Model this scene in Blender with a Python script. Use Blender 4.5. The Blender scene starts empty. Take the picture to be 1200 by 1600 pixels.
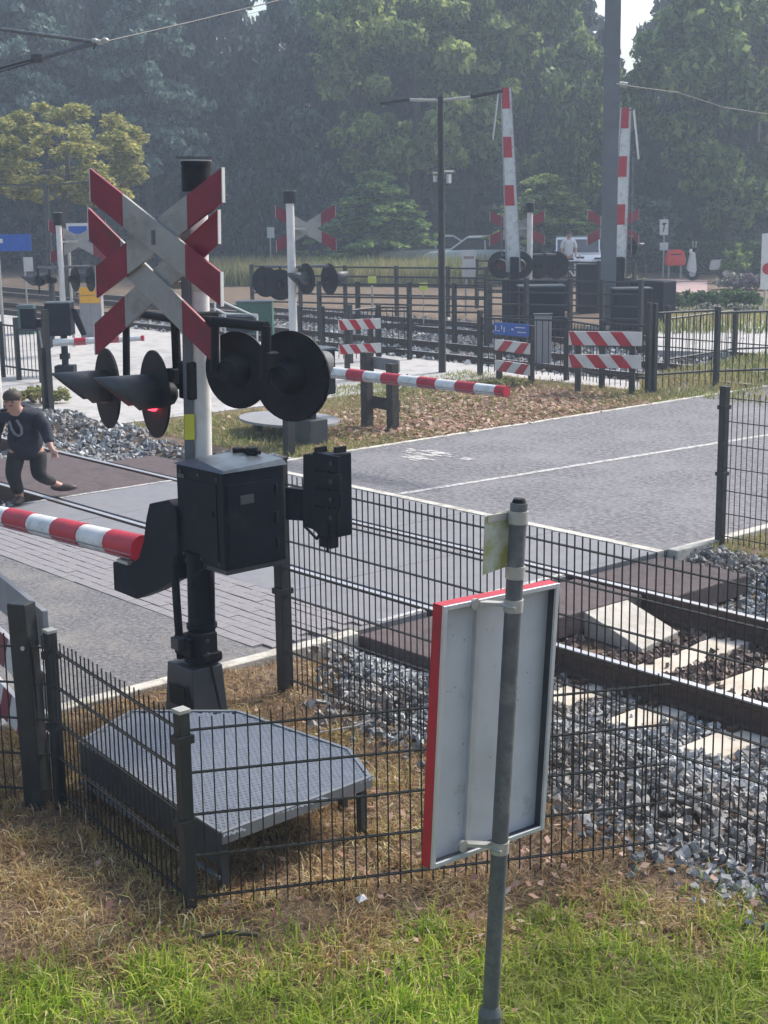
import bpy, bmesh, math, random
import numpy as np
from mathutils import Vector, Matrix
random.seed(7); RN = np.random.default_rng(11)
S = bpy.context.scene
COL = S.collection
R = math.radians
# ------------------------------------------------------------------ camera
CAM_H, F_PX, PITCH, ROLL, YAW = 2.94976, 2319.15, 0.208445, -0.0142293, 0.860632
def _axes():
    cp, sp = math.cos(PITCH), math.sin(PITCH)
    F = Vector((0, cp, -sp)); X = Vector((1, 0, 0)); U = Vector((0, sp, cp))
    X2 = X*math.cos(ROLL)+U*math.sin(ROLL); U2 = U*math.cos(ROLL)-X*math.sin(ROLL)
    M = Matrix.Rotation(YAW, 3, 'Z')
    return M@F, M@X2, M@U2
FW, RT, UPV = _axes()
EYE = Vector((0, 0, CAM_H))
cd = bpy.data.cameras.new('camera'); cam = bpy.data.objects.new('camera', cd); COL.objects.link(cam)
cd.sensor_fit = 'VERTICAL'; cd.sensor_height = 36.0; cd.lens = 36.0*F_PX/1600.0
cd.clip_start = 0.05; cd.clip_end = 2000
cam.matrix_world = Matrix.Translation(EYE) @ Matrix((RT, UPV, -FW)).transposed().to_4x4()
S.camera = cam
S.render.resolution_x = 768; S.render.resolution_y = 1024
# ------------------------------------------------------------------ sky, sun, exposure
SUN_EL, SUN_AZ = R(43), R(3)
w = bpy.data.worlds.new('World'); S.world = w; w.use_nodes = True
wn = w.node_tree; bg = wn.nodes['Background']
sky = wn.nodes.new('ShaderNodeTexSky'); sky.sky_type = 'NISHITA'; sky.sun_disc = False
sky.sun_elevation = SUN_EL; sky.sun_rotation = SUN_AZ; sky.dust_density = 3.0; sky.air_density = 1.3; sky.ozone_density = 1.0
wn.links.new(sky.outputs[0], bg.inputs[0]); bg.inputs[1].default_value = 0.12
sl = bpy.data.lights.new('sun', 'SUN'); sl.energy = 3.2; sl.angle = R(13); sl.color = (1, .955, .88)
so = bpy.data.objects.new('sun', sl); COL.objects.link(so)
sd = Vector((math.sin(SUN_AZ)*math.cos(SUN_EL), math.cos(SUN_AZ)*math.cos(SUN_EL), math.sin(SUN_EL)))
so.rotation_euler = sd.to_track_quat('Z', 'Y').to_euler(); so.location = (0, 0, 60)
S.view_settings.view_transform = 'Standard'; S.view_settings.look = 'None'
S.view_settings.gamma = 1; S.view_settings.exposure = 0.88
S.view_settings.use_curve_mapping = False

# ------------------------------------------------------------------ survey helpers: photo pixel -> point of the place
def ray(px, py):
    return FW + RT*((px-600)/F_PX) - UPV*((py-800)/F_PX)
def at(px, py, z=0.0):
    d = ray(px, py); t = (z-CAM_H)/d.z; return EYE+d*t
def hit(px, py, p0, n):
    d = ray(px, py); t = (Vector(p0)-EYE).dot(n)/d.dot(n); return EYE+d*t
def pix(P):
    d = Vector(P)-EYE; z = d.dot(FW); return 600+F_PX*d.dot(RT)/z, 800-F_PX*d.dot(UPV)/z, z
FWH = Vector((FW.x, FW.y, 0)).normalized(); RTH = Vector((FWH.y, -FWH.x, 0))
def away(px, dist, py=310):     # a point of the ground at a distance, in the column px
    d = ray(px, py); h = Vector((d.x, d.y, 0)); h /= h.dot(FWH); return h*dist
def height_to(P, py):
    lo, hi = -1.0, 30.0
    for _ in range(40):
        m = (lo+hi)/2
        if pix((P[0], P[1], m))[1] > py: lo = m
        else: hi = m
    return lo

# ------------------------------------------------------------------ materials
def ramp(nt, stops):
    r = nt.nodes.new('ShaderNodeValToRGB'); e = r.color_ramp.elements
    while len(e) < len(stops): e.new(.5)
    for i, (p, c) in enumerate(stops):
        e[i].position = p; e[i].color = (*c, 1)
    return r
def mat(name, c, rough=.6, metal=0, var=.25, scale=8, bump=0, bscale=60, spec=None, detail=6, c2=None, c2scale=3, c2lo=.5, c2hi=.65, coat=0):
    m = bpy.data.materials.new(name); m.use_nodes = True; nt = m.node_tree; b = nt.nodes['Principled BSDF']
    tc = nt.nodes.new('ShaderNodeTexCoord')
    n = nt.nodes.new('ShaderNodeTexNoise'); n.inputs['Scale'].default_value = scale; n.inputs['Detail'].default_value = detail; n.inputs['Roughness'].default_value = .65
    nt.links.new(tc.outputs['Object'], n.inputs['Vector'])
    lo = tuple(x*(1-var) for x in c); hi = tuple(min(1, x*(1+var)) for x in c)
    r = ramp(nt, [(.3, lo), (.7, hi)]); nt.links.new(n.outputs[0], r.inputs[0]); out = r.outputs[0]
    if c2:
        n2 = nt.nodes.new('ShaderNodeTexNoise'); n2.inputs['Scale'].default_value = c2scale; n2.inputs['Detail'].default_value = 8; n2.inputs['Roughness'].default_value = .7
        nt.links.new(tc.outputs['Object'], n2.inputs['Vector'])
        r2 = ramp(nt, [(c2lo, (0, 0, 0)), (c2hi, (1, 1, 1))]); nt.links.new(n2.outputs[0], r2.inputs[0])
        mx = nt.nodes.new('ShaderNodeMix'); mx.data_type = 'RGBA'
        nt.links.new(r2.outputs[0], mx.inputs[0]); nt.links.new(out, mx.inputs[6]); mx.inputs[7].default_value = (*c2, 1); out = mx.outputs[2]
    nt.links.new(out, b.inputs['Base Color'])
    b.inputs['Roughness'].default_value = rough; b.inputs['Metallic'].default_value = metal
    if coat: b.inputs['Coat Weight'].default_value = coat
    if spec is not None: b.inputs['Specular IOR Level'].default_value = spec
    if bump:
        n3 = nt.nodes.new('ShaderNodeTexNoise'); n3.inputs['Scale'].default_value = bscale; n3.inputs['Detail'].default_value = 5
        nt.links.new(tc.outputs['Object'], n3.inputs['Vector'])
        bp = nt.nodes.new('ShaderNodeBump'); bp.inputs['Strength'].default_value = bump; bp.inputs['Distance'].default_value = .02
        nt.links.new(n3.outputs[0], bp.inputs['Height']); nt.links.new(bp.outputs[0], b.inputs['Normal'])
    return m
def island(name, stops, rough=.7, trans=0, objrand=0, pscale=0, pcol=None, spec=.3):
    """leaf, blade and stone material: each loose piece takes its own colour"""
    m = bpy.data.materials.new(name); m.use_nodes = True; nt = m.node_tree; b = nt.nodes['Principled BSDF']
    g = nt.nodes.new('ShaderNodeNewGeometry'); r = ramp(nt, stops); nt.links.new(g.outputs['Random Per Island'], r.inputs[0]); out = r.outputs[0]
    if objrand:
        oi = nt.nodes.new('ShaderNodeObjectInfo'); hs = nt.nodes.new('ShaderNodeHueSaturation')
        mr = nt.nodes.new('ShaderNodeMapRange'); mr.inputs[3].default_value = 1-objrand; mr.inputs[4].default_value = 1+objrand
        nt.links.new(oi.outputs['Random'], mr.inputs[0]); nt.links.new(mr.outputs[0], hs.inputs['Value']); nt.links.new(out, hs.inputs['Color']); out = hs.outputs[0]
    if pcol:
        tc = nt.nodes.new('ShaderNodeTexCoord'); n2 = nt.nodes.new('ShaderNodeTexNoise'); n2.inputs['Scale'].default_value = pscale; n2.inputs['Detail'].default_value = 4
        nt.links.new(tc.outputs['Object'], n2.inputs['Vector']); r2 = ramp(nt, [(.42, (0, 0, 0)), (.6, (1, 1, 1))]); nt.links.new(n2.outputs[0], r2.inputs[0])
        mx = nt.nodes.new('ShaderNodeMix'); mx.data_type = 'RGBA'; nt.links.new(r2.outputs[0], mx.inputs[0]); nt.links.new(out, mx.inputs[6])
        mx2 = nt.nodes.new('ShaderNodeMix'); mx2.data_type = 'RGBA'; mx2.inputs[0].default_value = .65
        nt.links.new(out, mx2.inputs[6]); mx2.inputs[7].default_value = (*pcol, 1); nt.links.new(mx2.outputs[2], mx.inputs[7]); out = mx.outputs[2]
    nt.links.new(out, b.inputs['Base Color']); b.inputs['Roughness'].default_value = rough; b.inputs['Specular IOR Level'].default_value = spec
    if trans:
        t = nt.nodes.new('ShaderNodeBsdfTranslucent'); nt.links.new(out, t.inputs[0]); mxs = nt.nodes.new('ShaderNodeMixShader'); mxs.inputs[0].default_value = trans
        nt.links.new(b.outputs[0], mxs.inputs[1]); nt.links.new(t.outputs[0], mxs.inputs[2]); nt.links.new(mxs.outputs[0], nt.nodes['Material Output'].inputs[0])
    return m
def emit(name, c, s):
    m = mat(name, c, .3); b = m.node_tree.nodes['Principled BSDF']; b.inputs['Emission Color'].default_value = (*c, 1); b.inputs['Emission Strength'].default_value = s; return m
M = {}
M['asphalt'] = mat('asphalt', (.14, .137, .145), .8, var=.85, scale=30, bump=.6, bscale=120, c2=(.25, .235, .21), c2scale=1.6, c2lo=.46, c2hi=.74, detail=10)
M['asphalt_far'] = mat('asphalt_far', (.145, .141, .155), .8, var=.85, scale=18, bump=.6, bscale=90, c2=(.25, .245, .26), c2scale=.9, c2lo=.46, c2hi=.8, detail=10)
M['patch'] = mat('asphalt_repair', (.135, .132, .142), .85, var=.7, scale=34, bump=.5, bscale=120, c2=(.17, .165, .175), c2scale=3)
M['brick'] = mat('paving_brick', (.235, .222, .232), .85, var=.18, scale=14, bump=.3, c2=(.18, .17, .175), c2scale=5)
M['joint'] = mat('joint_sand', (.19, .18, .18), .95, var=.3)
M['slab'] = mat('crossing_slab', (.185, .185, .205), .7, var=.14, scale=5, bump=.25, bscale=200, c2=(.2, .2, .21), c2scale=3)
M['brownslab'] = mat('anti_trespass_panel', (.095, .07, .072), .85, var=.25, scale=12, bump=.6, bscale=90, c2=(.055, .045, .045), c2scale=4)
M['concrete'] = mat('concrete', (.45, .42, .37), .85, var=.2, scale=9, bump=.3, bscale=90, c2=(.28, .22, .17), c2scale=3, c2lo=.52, c2hi=.75)
M['kerb'] = mat('kerb_concrete', (.52, .49, .44), .85, var=.25, scale=7, bump=.35, c2=(.22, .2, .15), c2scale=4)
M['sleeper'] = mat('sleeper_concrete', (.56, .50, .42), .85, var=.15, scale=7, bump=.2, c2=(.30, .22, .15), c2scale=3.5, c2lo=.5, c2hi=.72)
M['roadpaint'] = mat('road_paint', (.50, .49, .47), .8, var=.2, scale=20, c2=(.19, .185, .2), c2scale=16, c2lo=.46, c2hi=.6)
M['earth'] = mat('earth', (.13, .085, .055), .95, var=.4, scale=10, bump=.7, bscale=25, c2=(.2, .15, .09), c2scale=3, detail=9)
M['bed'] = mat('ballast_bed', (.14, .135, .13), .9, var=.6, scale=38, bump=1, bscale=40, detail=3)
M['plaza'] = mat('pale_paving', (.40, .385, .375), .85, var=.16, scale=6, c2=(.28, .27, .26), c2scale=2)
M['pinkpave'] = mat('red_paving', (.36, .25, .24), .85, var=.2, scale=9)
M['navy'] = mat('dark_navy_paint', (.006, .009, .018), .5, var=.3, scale=6, spec=.12, c2=(.028, .029, .034), c2scale=7, c2lo=.56, c2hi=.82)
M['lid'] = mat('pale_lid', (.10, .12, .14), .35, var=.3, scale=10, metal=.3)
M['black'] = mat('black_plastic', (.009, .010, .013), .6, var=.3, spec=.15, c2=(.018, .018, .022), c2scale=8)
M['hood'] = mat('grey_hood', (.06, .066, .074), .55, var=.25, scale=8)
M['darkpost'] = mat('dark_coated_post', (.018, .021, .024), .5, var=.3, scale=15, c2=(.035, .035, .035), c2scale=10)
M['wire'] = mat('fence_wire', (.016, .017, .016), .5, var=.3)
M['white'] = mat('white_paint', (.64, .63, .61), .5, var=.08, scale=6, c2=(.5, .49, .46), c2scale=5, c2lo=.56, c2hi=.75)
M['boomwhite'] = mat('boom_white', (.68, .69, .68), .45, var=.1, scale=7, c2=(.40, .40, .37), c2scale=9, c2lo=.50, c2hi=.72)
M['red'] = mat('red_reflective', (.44, .012, .03), .45, var=.2, scale=8, c2=(.26, .03, .04), c2scale=6, c2lo=.52, c2hi=.75)
M['maroon'] = mat('saltire_red', (.20, .008, .03), .5, var=.2, scale=8, c2=(.13, .02, .03), c2scale=5)
M['platewhite'] = mat('saltire_white', (.30, .295, .285), .5, var=.12, scale=7, c2=(.22, .21, .19), c2scale=5)
M['alu'] = mat('aluminium_back', (.50, .53, .57), .5, metal=.15, var=.10, scale=4, c2=(.33, .34, .35), c2scale=6, c2lo=.6, c2hi=.75)
M['edge'] = mat('deck_edge', (.20, .215, .24), .5, metal=.3, var=.2)
M['alurim'] = mat('aluminium_rim', (.55, .57, .60), .4, metal=.4, var=.1)
M['galv'] = mat('weathered_pole', (.115, .125, .135), .55, metal=.3, var=.22, scale=20, c2=(.19, .2, .2), c2scale=9)
M['band'] = mat('clamp_band', (.42, .42, .39), .5, metal=.3, var=.15)
M['algae'] = mat('algae_plate', (.48, .50, .43), .6, var=.1, c2=(.30, .33, .10), c2scale=5, c2lo=.44, c2hi=.56)
M['steel'] = mat('mast_grey', (.12, .13, .145), .6, metal=.1, var=.18, scale=3)
M['railside'] = mat('rail_rust', (.07, .042, .032), .8, var=.35, scale=25, bump=.3)
M['railtop'] = mat('rail_polished', (.62, .60, .60), .38, metal=.8, var=.1, scale=20)
M['grating'] = mat('galvanised_grating', (.50, .50, .51), .5, metal=.15, var=.15, scale=25)
M['deckdark'] = mat('deck_skirt', (.05, .055, .065), .5, metal=.2, var=.3, scale=6)
M['yellow'] = mat('yellow_sticker', (.62, .60, .05), .5, var=.08)
M['orange'] = mat('orange_panel', (.72, .36, .02), .5, var=.08)
M['greypanel'] = mat('grey_panel', (.25, .25, .26), .6, var=.12)
M['blue'] = mat('blue_panel', (.03, .11, .42), .5, var=.12)
M['wood'] = mat('dark_timber', (.045, .038, .034), .8, var=.35, scale=12, bump=.3, c2=(.075, .062, .05), c2scale=7)
M['mailred'] = mat('red_letterbox', (.8, .04, .025), .45, var=.1)
M['glass'] = mat('car_glass', (.02, .025, .03), .1, var=.1, spec=.6)
M['tyre'] = mat('tyre', (.02, .02, .02), .8, var=.2)
M['carwhite'] = mat('white_car', (.66, .68, .70), .3, var=.04, coat=.6)
M['bark'] = mat('bark', (.07, .058, .045), .9, var=.4, scale=6, bump=.6, bscale=14)
M['skin'] = mat('skin', (.42, .24, .18), .6, var=.08)
M['hair'] = mat('hair', (.04, .025, .018), .7, var=.3, scale=30)
M['jacket'] = mat('navy_jacket', (.010, .014, .028), .85, var=.5, scale=12, bump=1.0, bscale=11)
M['trousers'] = mat('dark_trousers', (.016, .015, .017), .85, var=.5, scale=12, bump=.9, bscale=12)
M['greyprint'] = mat('grey_print', (.16, .18, .22), .8, var=.1)
M['shoe'] = mat('shoe', (.05, .035, .033), .6, var=.3)
M['whitecloth'] = mat('white_shirt', (.66, .66, .66), .8, var=.06)
M['redlamp'] = emit('lit_red_lens', (1, .02, .04), 5)
M['darklens'] = mat('unlit_lens', (.16, .01, .015), .25, var=.1)
M['limeplate'] = mat('lime_plate', (.66, .72, .12), .5, var=.08)
M['bluegreen'] = mat('green_cabinet', (.03, .11, .08), .6, var=.2)
M['grassblade'] = island('green_grass', [(0, (.10, .19, .02)), (.3, (.22, .36, .03)), (.65, (.38, .50, .045)), (.9, (.54, .56, .11)), (1, (.7, .64, .33))], .5, .45, pscale=1.6, pcol=(.22, .25, .05))
M['dryblade'] = island('dry_grass', [(0, (.20, .12, .065)), (.35, (.40, .26, .14)), (.7, (.60, .43, .24)), (.88, (.42, .38, .12)), (1, (.82, .70, .50))], .7, .25, pscale=1.3, pcol=(.20, .12, .075))
M['straw'] = island('straw_tufts', [(0, (.22, .14, .06)), (.3, (.46, .30, .12)), (.6, (.62, .46, .22)), (.8, (.40, .40, .10)), (1, (.85, .76, .52))], .7, .3, pscale=1.1, pcol=(.34, .19, .10))
M['weeds'] = island('weeds', [(0, (.08, .13, .03)), (.4, (.22, .27, .07)), (.8, (.40, .38, .16)), (1, (.55, .48, .27))], .7, .35, pscale=.35, pcol=(.40, .32, .17))
M['litter'] = island('fallen_leaves', [(0, (.18, .085, .06)), (.4, (.38, .22, .16)), (.8, (.50, .33, .26)), (1, (.6, .48, .38))], .8, .2)
M['stone'] = island('ballast_stones', [(0, (.10, .105, .115)), (.3, (.2, .21, .225)), (.65, (.34, .355, .37)), (.9, (.47, .485, .49)), (1, (.58, .57, .55))], .85, spec=.3, pscale=.9, pcol=(.25, .2, .16))
M['rockrust'] = island('rusty_stones', [(0, (.05, .035, .03)), (.5, (.14, .10, .085)), (1, (.30, .24, .21))], .9)
def leafmat(n, a, b, c, tr=.35): return island(n, [(0, a), (.45, b), (.85, c), (1, tuple(x*1.35 for x in c))], .55, tr, objrand=.2)
M['leaf_green'] = leafmat('leaf_green', (.05, .10, .035), (.16, .25, .075), (.29, .38, .12), .5)
M['leaf_yellow'] = leafmat('leaf_yellowing', (.12, .15, .04), (.30, .31, .09), (.46, .41, .13), .5)
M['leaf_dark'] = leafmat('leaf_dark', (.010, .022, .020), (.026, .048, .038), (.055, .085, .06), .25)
M['leaf_pine'] = leafmat('leaf_pine', (.04, .07, .065), (.10, .16, .14), (.18, .26, .22), .4)
M['leaf_olive'] = leafmat('leaf_olive', (.08, .13, .04), (.24, .31, .09), (.40, .46, .15), .5)
M['leaf_hedge'] = leafmat('leaf_hedge', (.025, .055, .02), (.06, .12, .035), (.11, .19, .055), .3)
M['flower'] = island('flowering_bush', [(0, (.03, .06, .02)), (.45, (.08, .13, .05)), (.6, (.6, .55, .5)), (1, (.7, .62, .6))], .7, .2)
M['heath'] = island('purple_heath', [(0, (.06, .05, .05)), (.5, (.18, .14, .17)), (1, (.34, .27, .31))], .7, .2)

# ------------------------------------------------------------------ mesh building
class MB:
    def __init__(s): s.v = []; s.f = []; s.m = []; s.sm = []
    def add(s, vs, fs, mi=0, sm=False):
        o = len(s.v); s.v += [tuple(x) for x in vs]
        for f in fs: s.f.append([i+o for i in f]); s.m.append(mi); s.sm.append(sm)
        return s
    def box(s, c, d, mi=0, mx=None):
        x, y, z = (k/2 for k in d); c = Vector(c)
        vs = [Vector((a*x, b*y, e*z)) for e in (-1, 1) for b in (-1, 1) for a in (-1, 1)]
        if mx is not None: vs = [mx@p for p in vs]
        return s.add([c+p for p in vs], [(0, 2, 3, 1), (4, 5, 7, 6), (0, 1, 5, 4), (2, 6, 7, 3), (0, 4, 6, 2), (1, 3, 7, 5)], mi)
    def span(s, lo, hi, mi=0):
        return s.box([(a+b)/2 for a, b in zip(lo, hi)], [abs(b-a) for a, b in zip(lo, hi)], mi)
    def bar(s, p0, p1, w, h, mi=0, up=(0, 0, 1)):
        p0 = Vector(p0); p1 = Vector(p1); d = p1-p0; L = d.length; d.normalize(); u = Vector(up)
        if abs(d.dot(u)) > .98: u = Vector((1, 0, 0))
        a = d.cross(u).normalized(); b = a.cross(d)
        return s.box((p0+p1)/2, (L, w, h), mi, Matrix((d, a, b)).transposed())
    def tube(s, p0, p1, r0, r1=None, n=12, mi=0, cap=True, sm=True):
        r1 = r0 if r1 is None else r1; p0 = Vector(p0); p1 = Vector(p1); d = (p1-p0).normalized()
        a = d.orthogonal().normalized(); b = d.cross(a)
        vs = []
        for p, r in ((p0, r0), (p1, r1)):
            for i in range(n):
                t = 2*math.pi*i/n; vs.append(p+a*r*math.cos(t)+b*r*math.sin(t))
        s.add(vs, [(i, (i+1) % n, n+(i+1) % n, n+i) for i in range(n)], mi, sm)
        if cap: s.add(vs[:n], [tuple(range(n))[::-1]], mi); s.add(vs[n:], [tuple(range(n))], mi)
        return s
    def path(s, pts, r, n=8, mi=0):
        pts = [Vector(p) for p in pts]
        for i in range(len(pts)-1): s.tube(pts[i], pts[i+1], r, r, n, mi)
        return s
    def prism(s, pts, off, mi=0):
        """planar outline extruded by the vector off"""
        pts = [Vector(p) for p in pts]; off = Vector(off); n = len(pts)
        s.add(pts+[p+off for p in pts], [tuple(range(n)), tuple(range(2*n-1, n-1, -1))]+[(i, n+i, n+(i+1) % n, (i+1) % n) for i in range(n)], mi)
        return s
    def ell(s, c, r, mi=0, nu=14, nv=8):
        c = Vector(c); vs = [c+Vector((0, 0, r[2]))]
        for j in range(1, nv):
            ph = math.pi*j/nv
            for i in range(nu):
                t = 2*math.pi*i/nu; vs.append(c+Vector((r[0]*math.sin(ph)*math.cos(t), r[1]*math.sin(ph)*math.sin(t), r[2]*math.cos(ph))))
        vs.append(c-Vector((0, 0, r[2]))); fs = [(0, 1+i, 1+(i+1) % nu) for i in range(nu)]
        for j in range(nv-2):
            a = 1+j*nu; fs += [(a+i, a+nu+i, a+nu+(i+1) % nu, a+(i+1) % nu) for i in range(nu)]
        a = 1+(nv-2)*nu; L = len(vs)-1; fs += [(a+i, L, a+(i+1) % nu) for i in range(nu)]
        return s.add(vs, fs, mi, True)
    def build(s, name, mats, parent=None, bevel=0, loc=None):
        me = bpy.data.meshes.new(name); me.from_pydata(s.v, [], s.f)
        for k in (mats if isinstance(mats, (list, tuple)) else [mats]): me.materials.append(M[k])
        me.polygons.foreach_set('material_index', s.m); me.polygons.foreach_set('use_smooth', s.sm)
        bm = bmesh.new(); bm.from_mesh(me); bmesh.ops.recalc_face_normals(bm, faces=bm.faces); bm.to_mesh(me); bm.free()
        o = bpy.data.objects.new(name, me); COL.objects.link(o)
        if parent: o.parent = parent
        if loc is not None: o.location = loc
        if bevel:
            b = o.modifiers.new('bevel', 'BEVEL'); b.width = bevel; b.segments = 2; b.limit_method = 'ANGLE'
        return o
def tag(o, label=None, cat=None, group=None, kind=None):
    if label: o['label'] = label
    if cat: o['category'] = cat
    if group: o['group'] = group
    if kind: o['kind'] = kind
    return o
def thing(name, label, cat, loc=(0, 0, 0), rz=0, group=None):
    o = bpy.data.objects.new(name, None); COL.objects.link(o); o.empty_display_size = .2
    o.location = loc; o.rotation_euler = (0, 0, rz); return tag(o, label, cat, group)
def npmesh(name, verts, tris, mats, parent=None, smooth=False, mi=None):
    me = bpy.data.meshes.new(name); nv = len(verts); nt = len(tris)
    me.vertices.add(nv); me.vertices.foreach_set('co', np.asarray(verts, dtype=np.float32).ravel())
    me.loops.add(nt*3); me.loops.foreach_set('vertex_index', np.asarray(tris, dtype=np.int32).ravel())
    me.polygons.add(nt); me.polygons.foreach_set('loop_start', np.arange(nt, dtype=np.int32)*3)
    if mi is not None: me.polygons.foreach_set('material_index', np.asarray(mi, dtype=np.int32))
    me.polygons.foreach_set('use_smooth', np.full(nt, bool(smooth)))
    me.update(calc_edges=True)
    for k in (mats if isinstance(mats, (list, tuple)) else [mats]): me.materials.append(M[k])
    o = bpy.data.objects.new(name, me); COL.objects.link(o)
    if parent: o.parent = parent
    return o
def link_copy(src, parent, loc, rot=None, scale=None):
    c = src.copy(); COL.objects.link(c); c.parent = parent; c.location = loc
    if rot is not None: c.rotation_euler = rot
    if scale is not None: c.scale = scale
    return c

# ================================================================== THE SETTING
U0, U1 = -13.48, -7.71          # the two edges of the road
VN, VF = 7.11, 8.61             # the two rails of the near track
def vnoise(x, y, sc, seed):
    rs = np.random.default_rng(seed); G = rs.random((64, 64)); x = np.asarray(x)*sc; y = np.asarray(y)*sc
    xi = np.floor(x).astype(int); yi = np.floor(y).astype(int); fx = x-xi; fy = y-yi; fx = fx*fx*(3-2*fx); fy = fy*fy*(3-2*fy)
    g = lambda a, b: G[a % 64, b % 64]
    return (g(xi, yi)*(1-fx)+g(xi+1, yi)*fx)*(1-fy)+(g(xi, yi+1)*(1-fx)+g(xi+1, yi+1)*fx)*fy
def sstep(a, b, x): t = np.clip((x-a)/(b-a), 0, 1); return t*t*(3-2*t)
def near_edge(u): return 5.02+.95*sstep(-6.3, -7.6, u)*(u > -9)+.35*(vnoise(u, u*0, 1.3, 3)-.5)
def gz(u, v):
    u = np.asarray(u, float); v = np.asarray(v, float)
    z = -.035+0*u
    nr = np.exp(-((u+5)**2+(v-3)**2)/60.0)
    z = z+nr*(.07*(vnoise(u, v, 1.4, 5)-.5)+.035*(vnoise(u, v, 4, 6)-.5))
    t1 = sstep(5.55, 6.45, v)*(1-sstep(9.5, 10.2, v)); t2 = sstep(18.6, 19.2, v)*(1-sstep(25.5, 26.2, v))
    t = np.maximum(t1, t2)
    return z*(1-t)+t*(-.2)
def line(a, b, st): return list(np.arange(a, b, st))
gx = np.array(line(-400, -60, 20)+line(-60, -18, 1.5)+line(-18, 2, .14)+line(2, 20, 2)+line(20, 401, 20))
gy = np.array(line(-100, -6, 10)+line(-6, 12, .14)+line(12, 28, .4)+line(28, 60, 2)+line(60, 601, 20))
XX, YY = np.meshgrid(gx, gy, indexing='ij'); ZZ = gz(XX, YY); nx, ny = XX.shape
idx = np.arange(nx*ny).reshape(nx, ny)
q = np.stack([idx[:-1, :-1], idx[1:, :-1], idx[1:, 1:], idx[:-1, 1:]], -1).reshape(-1, 4)
tris = np.concatenate([q[:, [0, 1, 2]], q[:, [0, 2, 3]]])
ground = npmesh('ground', np.stack([XX, YY, ZZ], -1).reshape(-1, 3), tris, 'earth', smooth=True); tag(ground, kind='structure')
gm = M['earth'].node_tree        # far ground turns to tired grass
def struct(name, mb, mats, bevel=0, parent=None):
    o = mb.build(name, mats, parent, bevel)
    if not parent: tag(o, kind='structure')
    return o
# road
struct('road', MB().span((U0, -25, -.3), (U1, 5.57, 0)), 'asphalt')
struct('road', MB().span((U0, 9.76, -.3), (U1, 60, 0)), 'asphalt_far')
pave = struct('brick_pavement', MB().span((U0, 5.572, -.3), (U1, 6.56, -.012)), 'joint')
bk = MB().box((0, 0, 0), (.196, .094, .03)).build('brick', 'brick', pave, .004); bk.location = (U0+.1, 5.62, -.010)
n = 0
for j in range(10):
    for i in range(29):
        if i == 0 and j == 0: continue
        x = U0+.105+i*.2+(.1 if j % 2 else 0)
        if x > U1-.1: continue
        link_copy(bk, pave, (x, 5.622+j*.0985, -.010+random.uniform(-.003, .003)), (random.uniform(-.012, .012), random.uniform(-.012, .012), random.uniform(-.01, .01)))
# crossing slabs, each its own piece
xing = struct('crossing', MB().span((U0, 6.562, -.3), (U1, 9.645, -.09)), 'joint')
for (va, vb) in ((6.565, 7.035), (7.185, 8.535), (8.685, 9.64)):
    first = None; nn = 5; L = (U1-U0)/nn
    for i in range(nn):
        if first is None:
            first = MB().span((-L/2+.006, va, -.088), (L/2-.006, vb, -.001)).build('crossing_slab', 'slab', xing, .006); first.location = (U0+L/2, 0, 0)
        else: link_copy(first, xing, (U0+L/2+i*L, 0, random.uniform(-.003, .002)))
struct('kerb', MB().span((U0, 9.65, -.3), (U1, 9.75, .006)), 'kerb', .006)
struct('kerb', MB().span((U1+.002, -25, -.3), (U1+.11, 6.3, .012)), 'kerb', .008)
struct('kerb', MB().span((U1+.002, 9.78, -.3), (U1+.11, 45, .012)), 'kerb', .008)
struct('kerb', MB().span((U0-.085, 9.78, -.3), (U0-.002, 45, .012)), 'kerb', .008)
struct('kerb', MB().span((U0-.085, -25, -.3), (U0-.002, 6.3, .012)), 'kerb', .008)
# paint
mk = MB()
mk.add([(-11.17, 9.78, .004), (-11.09, 9.78, .004), (-10.33, 20, .004), (-10.43, 20, .004)], [(0, 1, 2, 3)])
struct('road_marking', mk, 'roadpaint')
mk = MB().span((U0+.02, 6.6, .002), (U0+.075, 7.03, .004)).span((U0+.02, 7.19, .002), (U0+.075, 8.53, .004)).span((U1-.075, 6.6, .002), (U1-.02, 7.03, .004)).span((U1-.075, 7.19, .002), (U1-.02, 8.53, .004)).span((U0+.02, 8.7, .002), (U0+.075, 9.6, .004))
struct('road_marking', mk, 'roadpaint')
# rubbed white patches on the asphalt
for (px, py, a, b) in ((680, 710, .55, .18), (655, 716, .3, .12)):
    c = at(px, py); mk = MB()
    for _ in range(26):
        x0 = c.x+random.gauss(0, a*.45); y0 = c.y+random.gauss(0, b*.55); ra = random.uniform(.02, .10); pts = []; n7 = 7
        for i in range(n7):
            t = 2*math.pi*i/n7; k = random.uniform(.4, 1.1); pts.append((x0+ra*1.6*k*math.cos(t), y0+ra*.6*k*math.sin(t), .003+.00012*_))
        mk.add(pts, [tuple(range(n7))])
    struct('road_marking', mk, 'roadpaint')
# anti-trespass panels beside the crossing
for (ua, ub, va, vb) in ((U1+.09, -6.95, 7.185, 8.535), (U1+.09, -6.75, 8.685, 9.60), (U1+.09, -6.6, 6.30, 7.035), (-16.1, U0-.01, 7.185, 8.535), (-15.0, U0-.09, 8.685, 9.3)):
    o = MB().span((ua, va, -.17), (ub, vb, -.006)).build('anti_trespass_panel', 'brownslab', None, .01); tag(o, kind='structure')
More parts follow.
